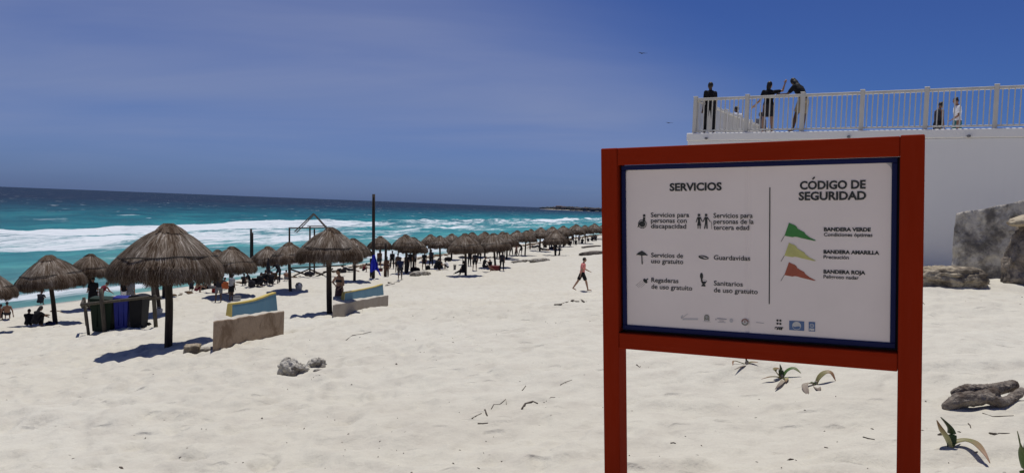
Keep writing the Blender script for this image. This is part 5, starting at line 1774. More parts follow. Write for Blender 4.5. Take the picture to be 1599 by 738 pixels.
# round the tall post and the towel
standing('person holding up the blue towel beside the tall post', 'stand2', 580, 434, 37, -40, top=('tshirt', 'black'), bottom=('trousers', 'dark'))
standing('person beyond the towel, between the tall post and the short post', 'stand', 592, 418, 24, 0, top=('tshirt', 'brown'), bottom=('shorts', 'dark'))
standing('person in a long brown skirt seen from behind at the short post', 'stand', 603, 432, 31, 10, top=('tank', 'brown'), bottom=('trousers', 'brown'), female=True, hair='long')
standing('man in navy and dark shorts walking away, foremost of the far crowd', 'stroll', 624.5, 436, 36, 10, top=('tshirt', 'navy'), bottom=('shorts', 'dark'), skin=2)
standing('bare-shouldered person behind the man in navy', 'stand', 620.5, 426, 30, 0, top=None, bottom=('shorts', 'dark'), skin=2)
standing('person all in black standing right of the man in navy', 'stand', 634.5, 427, 29, -20, top=('tshirt', 'black'), bottom=('trousers', 'black'))
standing('person with a white cloth on one shoulder beside the umbrella pole', 'stand2', 647, 417, 20, 40, top=('tshirt', 'grey'), bottom=('shorts', 'black'))
standing('person in a black dress standing alone above the ribbed driftwood', 'stand', 662, 421, 28, 0, top=('tshirt', 'black'), bottom=('skirt', 'black'), female=True)
standing('tall hunched person in black sitting against an umbrella pole', 'sithug', 680, 422, 18, -50, top=('tshirt', 'black'), bottom=('trousers', 'black'), nominal=.85, hair='long', female=True)
standing('person in a white shirt sitting and looking left, beside the grey bucket', 'sithug', 699, 421, 12, 70, top=('tshirt', 'white'), bottom=('shorts', 'dark'), nominal=.85)
standing('person sitting at the broad umbrella pole with one hand raised', 'sitwave', 724, 430, 18, 50, top=('tshirt', 'black'), bottom=('trousers', 'dark'), nominal=.85)
standing('person in a straw hat standing under the broadest far canopy', 'stand', 741, 422, 27, 0, top=('tshirt', 'dark'), bottom=('shorts', 'black'), hat='straw')
standing('person sitting with one arm stretched out towards the red cooler', 'sitreach', 755, 424, 17, -90, top=('tshirt', 'black'), bottom=('shorts', 'black'), nominal=.85)
standing('man in dark clothes standing with his back to us beside the red cooler', 'stand', 783.5, 421, 30, -10, top=('tshirt', 'dark'), bottom=('trousers', 'black'))
standing('person in black, left one of three walking past the umbrellas', 'stroll', 798, 399, 18, 30, top=('tshirt', 'black'), bottom=('trousers', 'black'))
standing('person in a red swimsuit, middle one of the three walkers', 'stroll', 806, 399.5, 19, 70, top=('tank', 'maroon'), bottom=None, female=True, skin=1)
standing('person bending forward, right one of the three walkers', 'bend', 814, 399, 18, 60, top=('tshirt', 'dark'), bottom=('shorts', 'dark'), skin=1)
standing('person lying on the sand left of the thick short pole', 'lie', 835, 387, 6, 80, top=('tshirt', 'dark'), nominal=.45)
standing('person lying by the foot of the thick short pole', 'lie', 849, 391, 6, -80, top=('tshirt', 'black'), nominal=.45)
standing('person in blue standing in the shade left of the walking couple', 'stand', 859, 391, 17, 0, top=('tshirt', 'navy'), bottom=('trousers', 'navy'))
standing('left one of the walking couple, all in black', 'stroll', 867, 399.5, 20, -20, top=('tshirt', 'black'), bottom=('trousers', 'black'))
standing('right one of the walking couple, in a grey shirt', 'stroll', 873.5, 399.5, 20, -50, top=('tshirt', 'grey'), bottom=('trousers', 'black'))
for x, y, h, pz, dg_, tp, lb in ((881, 385.5, 9, 'sithug', 20, 'grey', 'sitting person in grey, leftmost of the crowd under the spiky umbrella'),
                                 (888, 385, 10, 'sithug', -40, 'black', 'sitting person in black next to the one in grey, under the spiky umbrella'),
                                 (894, 382, 16, 'stand', 0, 'dark', 'standing person in dark clothes left of the spiky umbrella pole'),
                                 (904, 381, 14, 'stand', 20, 'grey', 'standing person in grey right of the spiky umbrella pole'),
                                 (908.5, 381, 9, 'sithug', -20, 'black', 'sitting person between the spiky umbrella and the black parasol'),
                                 (919, 378, 7, 'sithug', 30, 'dark', 'sitting person just right of the black parasol'),
                                 (924, 377, 9, 'sithug', -30, 'black', 'sitting person under the second umbrella from the sign post'),
                                 (930, 376.5, 10, 'sithug', 0, 'dark', 'sitting person nearest to the red sign post')):
    standing(lb, pz, x, y, h, dg_, top=('tshirt', tp), bottom=('trousers', 'dark'), nominal=.85 if pz == 'sithug' else 1.7)
# the walker
standing('man in a salmon pink shirt and black shorts walking right, near the sign post', 'walk', 908, 453.5, 54, -78, top=('tshirt', 'salmon'), bottom=('shorts', 'black'), skin=1, fine=True)
# terrace
def on_terrace(label, pose, px, back, h, deg, **k):
    w_ = wall_pt(px, 200)
    # follow the view direction back behind the front plane
    dr_ = ray(px, 205); e = EYE - V(L0.x, L0.y, 0)
    kk_ = (back - e.dot(tb)) / dr_.dot(tb); p = e + dr_ * kk_ + V(L0.x, L0.y, 0)
    p.z = TOPZ + .002
    return person(label, pose, p, h, math.radians(deg), fine=True, **k)


on_terrace('man in black standing at the left corner of the railing, looking away', 'stand', 1107, .42, .94, 15, top=('tshirt', 'black'), bottom=('trousers', 'black'), skin=2)
on_terrace('woman in a dark dress at the railing, one arm raised to take a picture', 'selfie', 1198, .42, .90, -10, top=('tshirt', 'black'), bottom=('skirt', 'dark'), hair='long', female=True, skin=1)
on_terrace('person with dark hair and light shorts leaning over the railing beside the woman', 'leanrail', 1252, .40, 1.02, 35, top=('tshirt', 'black'), bottom=('shorts', 'khaki'), hair='long', skin=2)
on_terrace('person carrying a white bundle far back on the terrace, left group', 'stand2', 1151, 6.4, .98, 20, top=('tshirt', 'white'), bottom=('shorts', 'grey'), skin=2)
on_terrace('person in light clothing far back on the terrace, lowest head behind the railing', 'stand', 1187, 7.6, .92, 0, top=('tshirt', 'grey'), bottom=('shorts', 'lgrey'), skin=2)
on_terrace('person in dark clothes facing the one in white and teal on the terrace', 'stand2', 1464, 6.4, .93, -80, top=('tank', 'dark'), bottom=('shorts', 'black'), skin=0)
on_terrace('person in a white top and teal skirt, right one of two on the terrace', 'stand2', 1494, 6.0, .96, 80, top=('tshirt', 'white'), bottom=('skirt', 'teal'), hair='bun', skin=0, female=True)

on_terrace('dark head of a person far back on the terrace near the left corner', 'stand', 1139, 7.6, .90, 10, top=('tshirt', 'black'), bottom=('trousers', 'black'), skin=2)
on_terrace('lowest dark head behind the railing, between the woman and the white bundle', 'stand', 1172, 12.0, .90, 10, top=('tshirt', 'black'), bottom=('trousers', 'black'), skin=2)
for x, y, h, pz, dg_, tp, nm, lb in (
        (299, 454, 14, 'sithug', 30, 'dark', .85, 'dark seated person next to the shirtless sitter, half under the thatch'),
        (346, 452, 15, 'sithug', -30, 'dark', .85, 'dark seated person behind the man in grey shorts'),
        (381, 446, 17, 'sithug', 20, 'black', .85, 'dark seated person left of the rucksack and the group in dark chairs'),
        (423, 446, 20, 'sithug', 15, 'black', .85, 'person in black sitting between the two brown chairs'),
        (612, 419, 26, 'stand', 20, 'black', 1.7, 'person in black standing left of the man in navy, farther away'),
        (640, 420, 24, 'stand2', -20, 'black', 1.7, 'person in black leaning at the umbrella pole right of the man in navy'),
        (673, 414, 22, 'stand', 10, 'dark', 1.7, 'person in dark clothes standing behind the hunched sitter in black'),
        (689, 421, 14, 'sithug', 40, 'black', .85, 'person in black sitting between the hunched sitter and the white shirt'),
        (733, 414, 20, 'stand', -30, 'black', 1.7, 'person in black standing just left of the straw hat'),
        (748, 410, 16, 'stand', 0, 'dark', 1.7, 'person in dark clothes farther back, right of the straw hat'),
        (766, 419, 13, 'sithug', 20, 'black', .85, 'person in black sitting right beside the red cool box'),
        (778, 405, 19, 'stand', 10, 'black', 1.7, 'person in black standing behind the man at the red cool box'),
        (790, 398, 16, 'stand', -10, 'dark', 1.7, 'person in dark clothes just left of the three walkers'),
        (852, 388, 11, 'sithug', 30, 'black', .85, 'person in black sitting between the lying ones and the person in blue'),
        (863, 388, 15, 'stand', 10, 'black', 1.7, 'person in black in the shade directly behind the walking couple'),
        (886, 379, 12, 'stand', 0, 'black', 1.7, 'standing person in black behind the sitter in grey near the row end'),
        (899, 383, 9, 'sithug', 0, 'black', .85, 'person in black sitting at the foot of the spiky umbrella pole')):
    standing(lb, pz, x, y, h, dg_, top=('tshirt', tp), bottom=('trousers', 'black'), nominal=nm)

# ------------------------------------------------------------------ beach things
WHITEP = mat('white_plastic', (0.42, 0.42, 0.42), (0.36, 0.36, 0.36), rough=.5)
REDP = mat('red_plastic', (0.16, 0.012, 0.014), (0.12, 0.01, 0.012), rough=.5)
BUCK = mat('grey_bucket', (0.16, 0.15, 0.14), (0.12, 0.115, 0.11), rough=.6)
BLUEC = mat('cobalt_cloth', (0.015, 0.022, 0.42), (0.03, 0.05, 0.60), scale=6, rough=.85, spec=.2)


def sand_pt(px, py, dz=0.0):
    p = at(px, py); p.z += dz; return p


def cool_box(px, py, wpx, hpx, m_, lidm, label, name='cool_box', rz=0.1, cat='cool box'):
    g = sand_pt(px, py, -.02); k = g.y / FPX; w, h = wpx * k, hpx * k; d = w * .6
    o = empty(name, g, rz); tag(o, label, cat)
    mb = MB(); mb.box((-w / 2 * .95, -d / 2 * .95, 0), (w / 2 * .95, d / 2 * .95, h * .78)); mb.build('body', m_, o, bevel=.015)
    mb = MB(); mb.box((-w / 2, -d / 2, h * .782), (w / 2, d / 2, h)); mb.build('lid', lidm, o, bevel=.015)
    mb = MB(); mb.tube([(-w / 2 - .01, 0, h * .5), (-w / 2 - .03, 0, h * .9), (-w * .3, 0, h + .05), (w * .3, 0, h + .05), (w / 2 + .03, 0, h * .9), (w / 2 + .01, 0, h * .5)], .010, 5); mb.build('handle', lidm, o)
    return o


cool_box(370, 469, 11, 9, WHITEP, GREY, 'small white box on the sand at the feet of the white-shirted man')
cool_box(246, 490, 13, 11, WHITEP, WHITEP, 'white box at the foot of the pole behind the bins')
cool_box(773.5, 422, 15, 8, REDP, REDP, 'dark red cool box at an umbrella pole in the far row')
cool_box(593, 424, 9, 6, REDP, BLACKP, 'dark red box behind the short post and the blue towel')


def basket(px, py, wpx, hpx, label):
    g = sand_pt(px, py, -.02); k = g.y / FPX; r, h = wpx * k / 2, hpx * k
    o = empty('basket', g); tag(o, label, 'basket')
    mb = MB(); mb.tube([(0, 0, 0), (0, 0, h * .3), (0, 0, h * .62)], [r * .72, r * .88, r], 16); mb.build('tub', WHITEP, o)
    rs = random.Random(5)
    for i in range(6):
        mb = MB(); a = i * 1.05; mb.ell((r * .5 * math.cos(a), r * .5 * math.sin(a), h * .70), (r * .33, r * .30, h * .22), 8, 6)
        mb.build('folded_towel', cloth(('grey', 'khaki', 'lgrey', 'dark', 'grey', 'white')[i]), o, smooth=True)
    mb = MB(); mb.ell((0, 0, h * .82), (r * .5, r * .45, h * .18), 10, 6); mb.build('sun_hat', cloth('grey'), o, smooth=True)


basket(466.5, 453, 12, 12, 'round white tub filled with folded towels by the umbrella at the lookout')


def bucket(px, py, wpx, hpx, label):
    g = sand_pt(px, py, -.02); k = g.y / FPX; r, h = wpx * k / 2, hpx * k
    o = empty('bucket', g); tag(o, label, 'bucket')
    mb = MB(); mb.tube([(0, 0, 0), (0, 0, h * .97)], [r * .8, r], 14); mb.build('tub', BUCK, o)
    mb = MB(); mb.tube([(r * math.cos(a * .5236), r * math.sin(a * .5236), h * .98) for a in range(13)], .012, 5); mb.build('rim', BUCK, o)
    mb = MB(); mb.tube([(r * math.cos(a * .5236), -.02, h + r * .7 * math.sin(a * .5236)) for a in range(7)], .006, 4); mb.build('handle', BUCK, o)


bucket(710, 420.5, 4.5, 7.5, 'small grey bucket on the sand right of the white-shirted sitter')


def bag(px, py, wpx, hpx, mm, label, seed=1, strap=True, name='beach_bag', cat='bag'):
    g = sand_pt(px, py, -.02); k = g.y / FPX; w, h = wpx * k, hpx * k
    o = empty(name, g); tag(o, label, cat)
    b = rock('sack', (0, 0, h * .42), (w / 2, w * .32, h * .5), seed, mm, None, amp=.14, fr=1.2, parent=o, sub=4, boxy=.3, ridged=False)
    mb = MB(); mb.tube([(-w * .25, -.02, h * .75), (-w * .15, -.05, h * 1.02), (w * .15, -.05, h * 1.02), (w * .25, -.02, h * .75)], .012, 5); mb.build('strap', mm, o)
    return o


bag(79, 510, 15, 10, cloth('navy'), 'dark bag at the foot of the leaning umbrella pole on the left', 2)
bag(648, 424, 15, 8, cloth('black'), 'black bag in the shade just above the ribbed driftwood', 3)
bag(700, 406, 12, 6, cloth('black'), 'dark bag at the pole left of the broadest far canopy', 4)
bag(393, 447, 11, 12, cloth('dark'), 'dark rucksack at the left end of the group in dark chairs', 5)
bag(335, 457, 9, 10, cloth('red'), 'red bag between the man in grey shorts and the orange chair', 6)
bag(668, 422, 8, 8, cloth('black'), 'black bundle beside the hunched person in black in the far row', 7)
bag(318, 452, 16, 9, cloth('black'), 'heap of black beach bags under the right rim of the largest umbrella', 8)
bag(483, 430, 16, 8, cloth('dark'), 'dark bundle of towels beneath the lookout braces', 9)
bag(535, 424, 12, 7, cloth('dark'), 'dark bundle in the shade right of the lookout', 10)
bag(131, 482, 8, 11, cloth('black'), 'black sack at the far left corner of the bin rack', 11)
bag(862, 389, 9, 5, cloth('black'), 'black bag lying between the person in blue and the couple', 12)


def beach_chair(px, py, wpx, hpx, mm, rz, label):
    g = sand_pt(px, py, 0); k = g.y / FPX; w, h = wpx * k, hpx * k
    o = empty('beach_chair', g, rz); tag(o, label, 'beach chair')
    mb = MB(); mb.box((-w / 2, 0, h * .38), (w / 2, w * .9, h * .43)); mb.build('seat', mm, o, bevel=.01)
    M_ = Matrix.Translation((0, 0, h * .40)) @ Matrix.Rotation(.28, 4, 'X')
    mb = MB(); mb.box((-w / 2, -.02, 0), (w / 2, .02, h * .64), M=M_); mb.build('backrest', mm, o, bevel=.01)
    for sx in (-1, 1):
        for y_ in (0.03, w * .82):
            mb = MB(); mb.tube([(sx * w * .47, y_ * .8, -.08), (sx * w * .47, y_, h * .42)], .018, 6); mb.build('leg', BLACK_G, o)
        mb = MB(); mb.box((sx * w * .5 - .03, -.02, h * .60), (sx * w * .5 + .03, w * .8, h * .635)); mb.build('armrest', WOODD, o)


beach_chair(351, 457, 11, 17, cloth('orange'), .2, 'orange beach chair beside the man in the white shirt')
beach_chair(418, 443, 10, 17, mat('brown_boards', (0.075, 0.05, 0.03), (0.05, 0.033, 0.02)), -.1, 'brown chair back seen from behind, left one of the two in the group')
beach_chair(428, 443, 10, 17, mat('brown_boards', (0.075, 0.05, 0.03), (0.05, 0.033, 0.02)), .1, 'brown chair back seen from behind, right one of the two in the group')
beach_chair(398, 447, 9, 15, cloth('black'), .1, 'black beach chair at the left of the group by the pale umbrella')


def parasol(px, py, top, wpx, label, mm):
    g = sand_pt(px, py, -.05); t = at_d(px, top, g.y); k = g.y / FPX; R_ = wpx * k / 2; H_ = (t - g).length
    o = empty('small_parasol', g); tag(o, label, 'parasol')
    mb = MB(); mb.tube([(0, 0, 0), (0, 0, H_)], .02, 6); mb.build('pole', BLACK_G, o)
    mb = MB(); v = [(0, 0, H_)]; f = []
    for i, (r, z) in enumerate(((.5, -.10), (1.0, -.34))):
        for a in range(8): v.append((R_ * r * math.cos(a * math.pi / 4), R_ * r * math.sin(a * math.pi / 4), H_ + R_ * z))
    for a in range(8): f += [(0, 1 + a, 1 + (a + 1) % 8), (1 + a, 9 + a, 9 + (a + 1) % 8, 1 + (a + 1) % 8)]
    b = len(v); v += [(x, y, z - .02) for x, y, z in v[:b]]; f += [tuple(b + i for i in q[::-1]) for q in f]
    f += [(9 + a, b + 9 + a, b + 9 + (a + 1) % 8, 9 + (a + 1) % 8) for a in range(8)]
    mb.add(v, f); mb.build('canopy', mm, o)


parasol(914, 381, 367, 7, 'small black parasol standing among the sitters near the sign post', cloth('black'))
parasol(722, 413, 399, 15, 'small black parasol in front of the pole behind the broadest canopy', cloth('black'))
# closed parasol hanging under the pale umbrella
g = at(419, 441); o = empty('closed_parasol', g); tag(o, 'closed dark parasol standing upright under the pale umbrella', 'parasol')
t = at_d(419, 402, g.y) - g
mb = MB(); mb.tube([(0, 0, 0), t * .98], .02, 6); mb.build('pole', BLACK_G, o)
mb = MB(); mb.tube([t * .30, t * .38, t * .62, t * .85, t * 1.0], [.05, .13, .11, .06, .01], 10, wob=.12); mb.build('canopy', cloth('dark'), o)

# blue towel hanging in folds
g = at(584, 430); Yt = at(583, 434).y - .35
tl, trp, blp, brp = [at_d(x, y, Yt) for x, y in ((581.0, 398), (586.0, 398), (577.0, 420), (594.5, 427))]
P = np.zeros((26, 30, 3))
for i in range(26):
    q = i / 25
    for j in range(30):
        s_ = j / 29
        a = tl.lerp(blp, q ** .9); b = trp.lerp(brp, q ** .9)
        p = a.lerp(b, s_)
        fold = .09 * math.sin(s_ * 17 + 2 * q) * (.25 + .75 * q) + .05 * math.sin(s_ * 9 + 1)
        P[i, j] = (p.x + .03 * math.sin(q * 9 + s_ * 5) * q, p.y + fold, p.z - .10 * q * math.sin(s_ * 7 + .6) - (.12 * abs(s_ - .55) if q > .9 else 0))
me = grid_mesh('blue_towel', P, [BLUEC]); o = link('blue_towel', me); md = o.modifiers.new('t', 'SOLIDIFY'); md.thickness = .012
tag(o, 'bright blue towel hanging in folds in front of the tall bare post', 'towel')

# ------------------------------------------------------------------ strap-leaved plants
def leafmat(name, a, b, tip):
    mt = bpy.data.materials.new(name); mt.use_nodes = True
    t = mt.node_tree; p = t.nodes['Principled BSDF']; p.inputs['Roughness'].default_value = .5; p.inputs['Specular IOR Level'].default_value = .3
    at_ = nd(t, 'ShaderNodeAttribute', _attribute_name='along')
    n = nd(t, 'ShaderNodeTexNoise', Scale=30, Detail=4.0)
    c = mixc(t, mapr(t, n.outputs[0], .35, .65), a, b)
    c = mixc(t, mapr(t, math_node(t, 'ADD', at_.outputs['Fac'], math_node(t, 'MULTIPLY', n.outputs[0], .3)), .62, 1.0), c, tip)
    t.links.new(c, p.inputs['Base Color'])
    p.inputs['Subsurface Weight'].default_value = 0.0
    return mt


LG = leafmat('fresh_leaf', (0.050, 0.110, 0.022), (0.085, 0.150, 0.035), (0.13, 0.14, 0.05))
LDK = leafmat('dark_leaf', (0.020, 0.050, 0.018), (0.035, 0.075, 0.025), (0.05, 0.06, 0.03))
LY = leafmat('yellow_leaf', (0.30, 0.29, 0.12), (0.40, 0.38, 0.20), (0.22, 0.13, 0.06))
LB = leafmat('dry_leaf', (0.16, 0.17, 0.055), (0.24, 0.19, 0.09), (0.27, 0.14, 0.075))
LW = leafmat('bleached_leaf', (0.38, 0.33, 0.25), (0.26, 0.21, 0.15), (0.16, 0.12, 0.09))


def leaf(base, pts, w, m_, parent, twist=0.0):
    """a strap leaf through the points (relative to the plant), V-shaped in section"""
    pts = [Vector((0, 0, 0))] + [Vector(p) for p in pts]
    # smooth curve
    C_ = []
    n = 22
    for i in range(n + 1):
        t_ = i / n * (len(pts) - 1); k = min(int(t_), len(pts) - 2); u_ = t_ - k
        p0 = pts[max(k - 1, 0)]; p1 = pts[k]; p2 = pts[k + 1]; p3 = pts[min(k + 2, len(pts) - 1)]
        C_.append(0.5 * ((2 * p1) + (p2 - p0) * u_ + (2 * p0 - 5 * p1 + 4 * p2 - p3) * u_ ** 2 + (3 * p1 - p0 - 3 * p2 + p3) * u_ ** 3))
    v = []; al = []; f = []
    for i, c in enumerate(C_):
        q = i / n
        t_ = (C_[min(i + 1, n)] - C_[max(i - 1, 0)]).normalized()
        side_ = t_.cross(Vector((0, 0, 1)))
        if side_.length < .2: side_ = Vector((.8, -.6, 0))
        side_.normalize(); side_ = (Quaternion(t_, twist * (q + .4)) @ side_)
        up_ = side_.cross(t_)
        ww = w * (0.65 + .5 * math.sin(math.pi * min(q * 1.15, 1))) * (1 if q < .65 else max(.06, 1 - ((q - .65) / .35) ** 1.6))
        for k, (s_, h_) in enumerate(((-1, .30), (-.5, .10), (0, 0), (.5, .10), (1, .30))):
            v.append(c + side_ * ww * s_ + up_ * ww * h_); al.append(q)
    for i in range(n):
        for k in range(4): f.append((i * 5 + k, i * 5 + k + 1, i * 5 + 6 + k, i * 5 + 5 + k))
    me = new_mesh('leaf', v, f, [m_], smooth=True)
    a_ = me.attributes.new('along', 'FLOAT', 'POINT'); a_.data.foreach_set('value', al)
    o = link('leaf', me, parent); md = o.modifiers.new('s', 'SOLIDIFY'); md.thickness = .004
    return o


def plant(px, py, leaves, label, name='beach_lily', base=None):
    g = at(px, py) if base is None else base; g = Vector((g.x, g.y, g.z - .015)); k = g.y / FPX
    o = empty(name, g); tag(o, label, 'plant', 'strap-leaved plants in the sand')
    for pts, w, m_, tw in leaves:
        rel = []
        for x, y, dy in pts:
            q = at_d(x, y, g.y + dy); r = q - g
            gl = gzd(q.x, q.y) - g.z + .008
            r.z = max(r.z, gl - .01)
            rel.append(r)
        leaf(g, rel, w * k * 1.3, m_, o, tw)
    mb = MB(); mb.tube([(0, 0, -.05), (0, 0, .02), (0, 0, .05)], [3.0 * k, 3.4 * k, 2.2 * k], 8); mb.build('stem', LW, o)


plant(1484, 697, [([(1486, 684, 0), (1483, 668, 0), (1469, 650, .02)], 4.6, LDK, .5), ([(1478, 685, 0), (1470, 672, .0), (1463, 655, .0)], 5.4, LY, .2),
                  ([(1492, 690, .0), (1508, 687, -.02), (1524, 692, -.10), (1537, 706, -.22), (1546, 722, -.30)], 3.6, LB, .3), ([(1475, 700, -.02), (1462, 703, -.04), (1455, 702, -.04)], 1.5, LW, 0),
                  ([(1490, 690, 0), (1500, 686, .05)], 1.8, LG, 0)],
      'plant with a long bent leaf and two upright ones below the driftwood log')
plant(1221, 589, [([(1220, 581, 0), (1218, 568, 0)], 2.6, LDK, .3), ([(1229, 579, 0), (1240, 575, -.02), (1251, 582, -.08)], 3.0, LG, .2), ([(1213, 588, -.05), (1202, 588, -.1), (1189, 591, -.12)], 2.2, LB, .2),
                  ([(1213, 582, 0), (1210, 576, .02), (1216, 575, .05), (1220, 578, .05)], 2.2, LB, .2), ([(1223, 594, -.12), (1217, 601, -.28), (1210, 607, -.40)], 2.4, LW, .2), ([(1228, 590, -.1), (1227, 596, -.2)], 2.0, LY, .2)],
      'plant between the sign posts with an arching green leaf, left of the bent one')
plant(1274, 600, [([(1279, 590, 0), (1288, 582, 0), (1298, 582, -.02), (1305, 594, -.06)], 3.6, LB, .3), ([(1266, 598, 0), (1257, 601, -.05), (1260, 612, -.25), (1262, 620, -.35)], 3.2, LW, .3),
                  ([(1276, 607, -.12), (1279, 618, -.30)], 3.4, LW, .1), ([(1270, 597, 0), (1264, 597, 0)], 2.4, LG, .1)],
      'plant between the sign posts with drooping brown leaves, nearest the right post')
plant(1166, 571, [([(1165, 562, 0), (1164, 556, 0)], 1.8, LDK, .2), ([(1172, 565, 0), (1184, 565, -.05)], 1.6, LB, .2), ([(1158, 566, 0), (1146, 563, .0), (1144, 573, -.1)], 1.5, LB, .2), ([(1160, 571, -.1), (1147, 576, -.25)], 1.2, LW, .1)],
      'small angular plant just under the lower beam of the sign')
gE = at(1603, 752)
plant(1603, 752, [([(1600, 730, 0), (1594, 700, 0), (1589, 672, .02)], 5.6, LG, .3), ([(1606, 725, 0), (1604, 700, 0), (1600, 690, 0)], 4.6, LDK, .5), ([(1612, 740, 0), (1625, 735, 0), (1640, 745, 0)], 4, LB, .3)],
      'upright green leaf tips at the lower right edge of the photo', base=gE)
plant(1535, 425, [([(1536, 419, 0), (1538, 414, 0)], 1.6, LB, .3), ([(1532, 420, 0), (1527, 418, 0)], 1.4, LB, .2), ([(1540, 420, 0), (1545, 418, 0)], 1.4, LB, .2)], 'dry tuft growing at the foot of the dark concrete slab')


# ------------------------------------------------------------------ sticks, husks and crumbs
STICK = mat('grey_stick', (0.13, 0.105, 0.08), (0.07, 0.055, 0.042), scale=20, rough=.9)


def stick(pts, rpx, label, mm=STICK, name='stick', cat='stick', up=0.3):
    P_ = [at(x, y) for x, y in pts]; k = P_[0].y / FPX; r = rpx * k * .72
    g = P_[0]; mb = MB(); q = [p - g + Vector((0, 0, r * up)) for p in P_]
    mb.tube(q, [r * (1 - .4 * i / max(1, len(q) - 1)) for i in range(len(q))], 7, wob=.15, seed=int(pts[0][0])); 
    o = mb.build(name, mm, smooth=True); o.location = g; tag(o, label, cat); return o


stick([(767, 636), (771, 631), (780, 627), (790, 623), (791, 627)], 1.1, 'thin hooked twig above the dark twigs left of the sign')
stick([(737, 653), (744, 649), (752, 645)], 1.6, 'dark broken twig, leftmost of the litter left of the sign')
stick([(757, 640), (759, 645), (761, 649)], 2.2, 'short dark stub of wood amid the litter left of the sign')
stick([(746, 661), (754, 661), (762, 660)], 1.6, 'row of dark bark bits below the stub left of the sign')
stick([(815, 638), (820, 630), (832, 627), (840, 623)], 2.4, 'thick bent stick nearest the left sign post')
stick([(853, 622), (860, 620), (867, 620)], 1.0, 'thin straight twig right of the thick bent stick')
stick([(815, 610), (819, 605), (821, 602)], 1.3, 'tiny forked twig above the thick bent stick')
stick([(875, 598), (884, 595), (893, 593)], 1.2, 'short dark twig closest to the left sign post')
stick([(994, 569), (999, 571), (1006, 565)], 1.2, 'curved dry husk just right of the left sign post')
stick([(866, 476), (876, 475), (884, 473), (894, 472), (904, 472)], 2.2, 'patch of dry weed behind the walking man', name='dry_weed', cat='weed')
stick([(893, 472), (900, 469), (908, 470), (912, 473)], 3.2, 'bushy end of the dry weed patch behind the walking man', name='dry_weed', cat='weed')
stick([(920, 499), (929, 497), (938, 499)], 1.4, 'thin dry weed at the left edge of the sign post', name='dry_weed', cat='weed')
stick([(1546, 677), (1552, 679), (1560, 676), (1577, 676)], 1.4, 'dry seed pod with a thin stalk below the driftwood log', name='seed_pod', cat='seed pod')
stick([(1545, 677), (1550, 677), (1556, 677)], 3.0, 'thick end of the dry seed pod below the log', name='seed_pod', cat='seed pod')
stick([(1534, 649), (1550, 650), (1583, 648)], 1.2, 'long thin grey stalk lying just under the driftwood log')
stick([(1348, 682), (1355, 684), (1366, 685)], 1.8, 'pale dry leaf blade on the sand left of the right sign post')
stick([(1047, 692), (1052, 691), (1055, 692)], 1.6, 'small black chip on the sand between the posts, lower left')
stick([(1512, 661), (1515, 664), (1516, 668)], 1.6, 'pale leaf scrap between the plant and the log')
stick([(1287, 698), (1293, 699)], 1.6, 'dark chip of wood on the sand between the sign posts, lower right')
stick([(1436, 470), (1441, 472), (1444, 471)], 1.2, 'dark crumb of wood beside the right sign post')
stick([(540, 530), (550, 527), (566, 522), (580, 517)], .9, 'faint line of dry grass on the dune right of the pale rocks', name='dry_weed', cat='weed')
stick([(606, 443), (614, 441), (624, 440)], 1.6, 'thin grey stick behind the end of the far bench')

# crumbs nobody could count
rs = np.random.RandomState(5)
mb = MB(); n_ = 0
while n_ < 300:
    r = 4.5 * math.exp(rs.rand() * 2.0); a = math.radians(rs.uniform(-34, 34)); x, y = r * math.sin(a), r * math.cos(a)
    u1, _ = us(x, y)
    if u1 < 6: continue
    dens = float(fbm(np.array([x * .7]), np.array([y * .7]), 3)[0])
    if dens < rs.uniform(-.35, .35): continue
    s_ = rs.uniform(.003, .008) * (2.2 if rs.rand() < .06 else 1) * (1 + r / 25); L_ = s_ * rs.uniform(1, 4); th = rs.uniform(0, 3.14)
    z = gz(x, y) + float(sand_detail(np.array([x]), np.array([y]))[0]) + s_ * .25
    d = Vector((math.cos(th), math.sin(th), rs.uniform(-.1, .3)))
    c = Vector((x, y, z))
    mb.tube([c - d * L_ / 2, c + Vector((0, 0, s_ * .3)), c + d * L_ / 2], [s_ * .25, s_ * .5, s_ * .2], 5, wob=.3, seed=n_); n_ += 1
o = mb.build('beach_litter', STICK); tag(o, kind='stuff')

# brown seaweed thrown up along the upper wash line
SW = mat('brown_seaweed', (0.16, 0.105, 0.055), (0.075, 0.045, 0.025), scale=8, rough=.9)
mb = MB()
for i in range(2200):
    s = rs.uniform(-5, 160); u0 = 6.8 + 1.6 * float(fbm(np.array([s / 14]), np.array([4.0]), 3)[0]) + rs.normal() * .45
    if s < 22 and rs.rand() > .18: continue
    x = SX + DX * s + DY * u0; y = SY + DY * s - DX * u0
    q = rs.uniform(.05, .16)
    mb.ell((x, y, gz(x, y) + .01), (q * 1.6, q, q * .35), 6, 4)
o = mb.build('seaweed_line', SW, smooth=True); tag(o, kind='stuff')

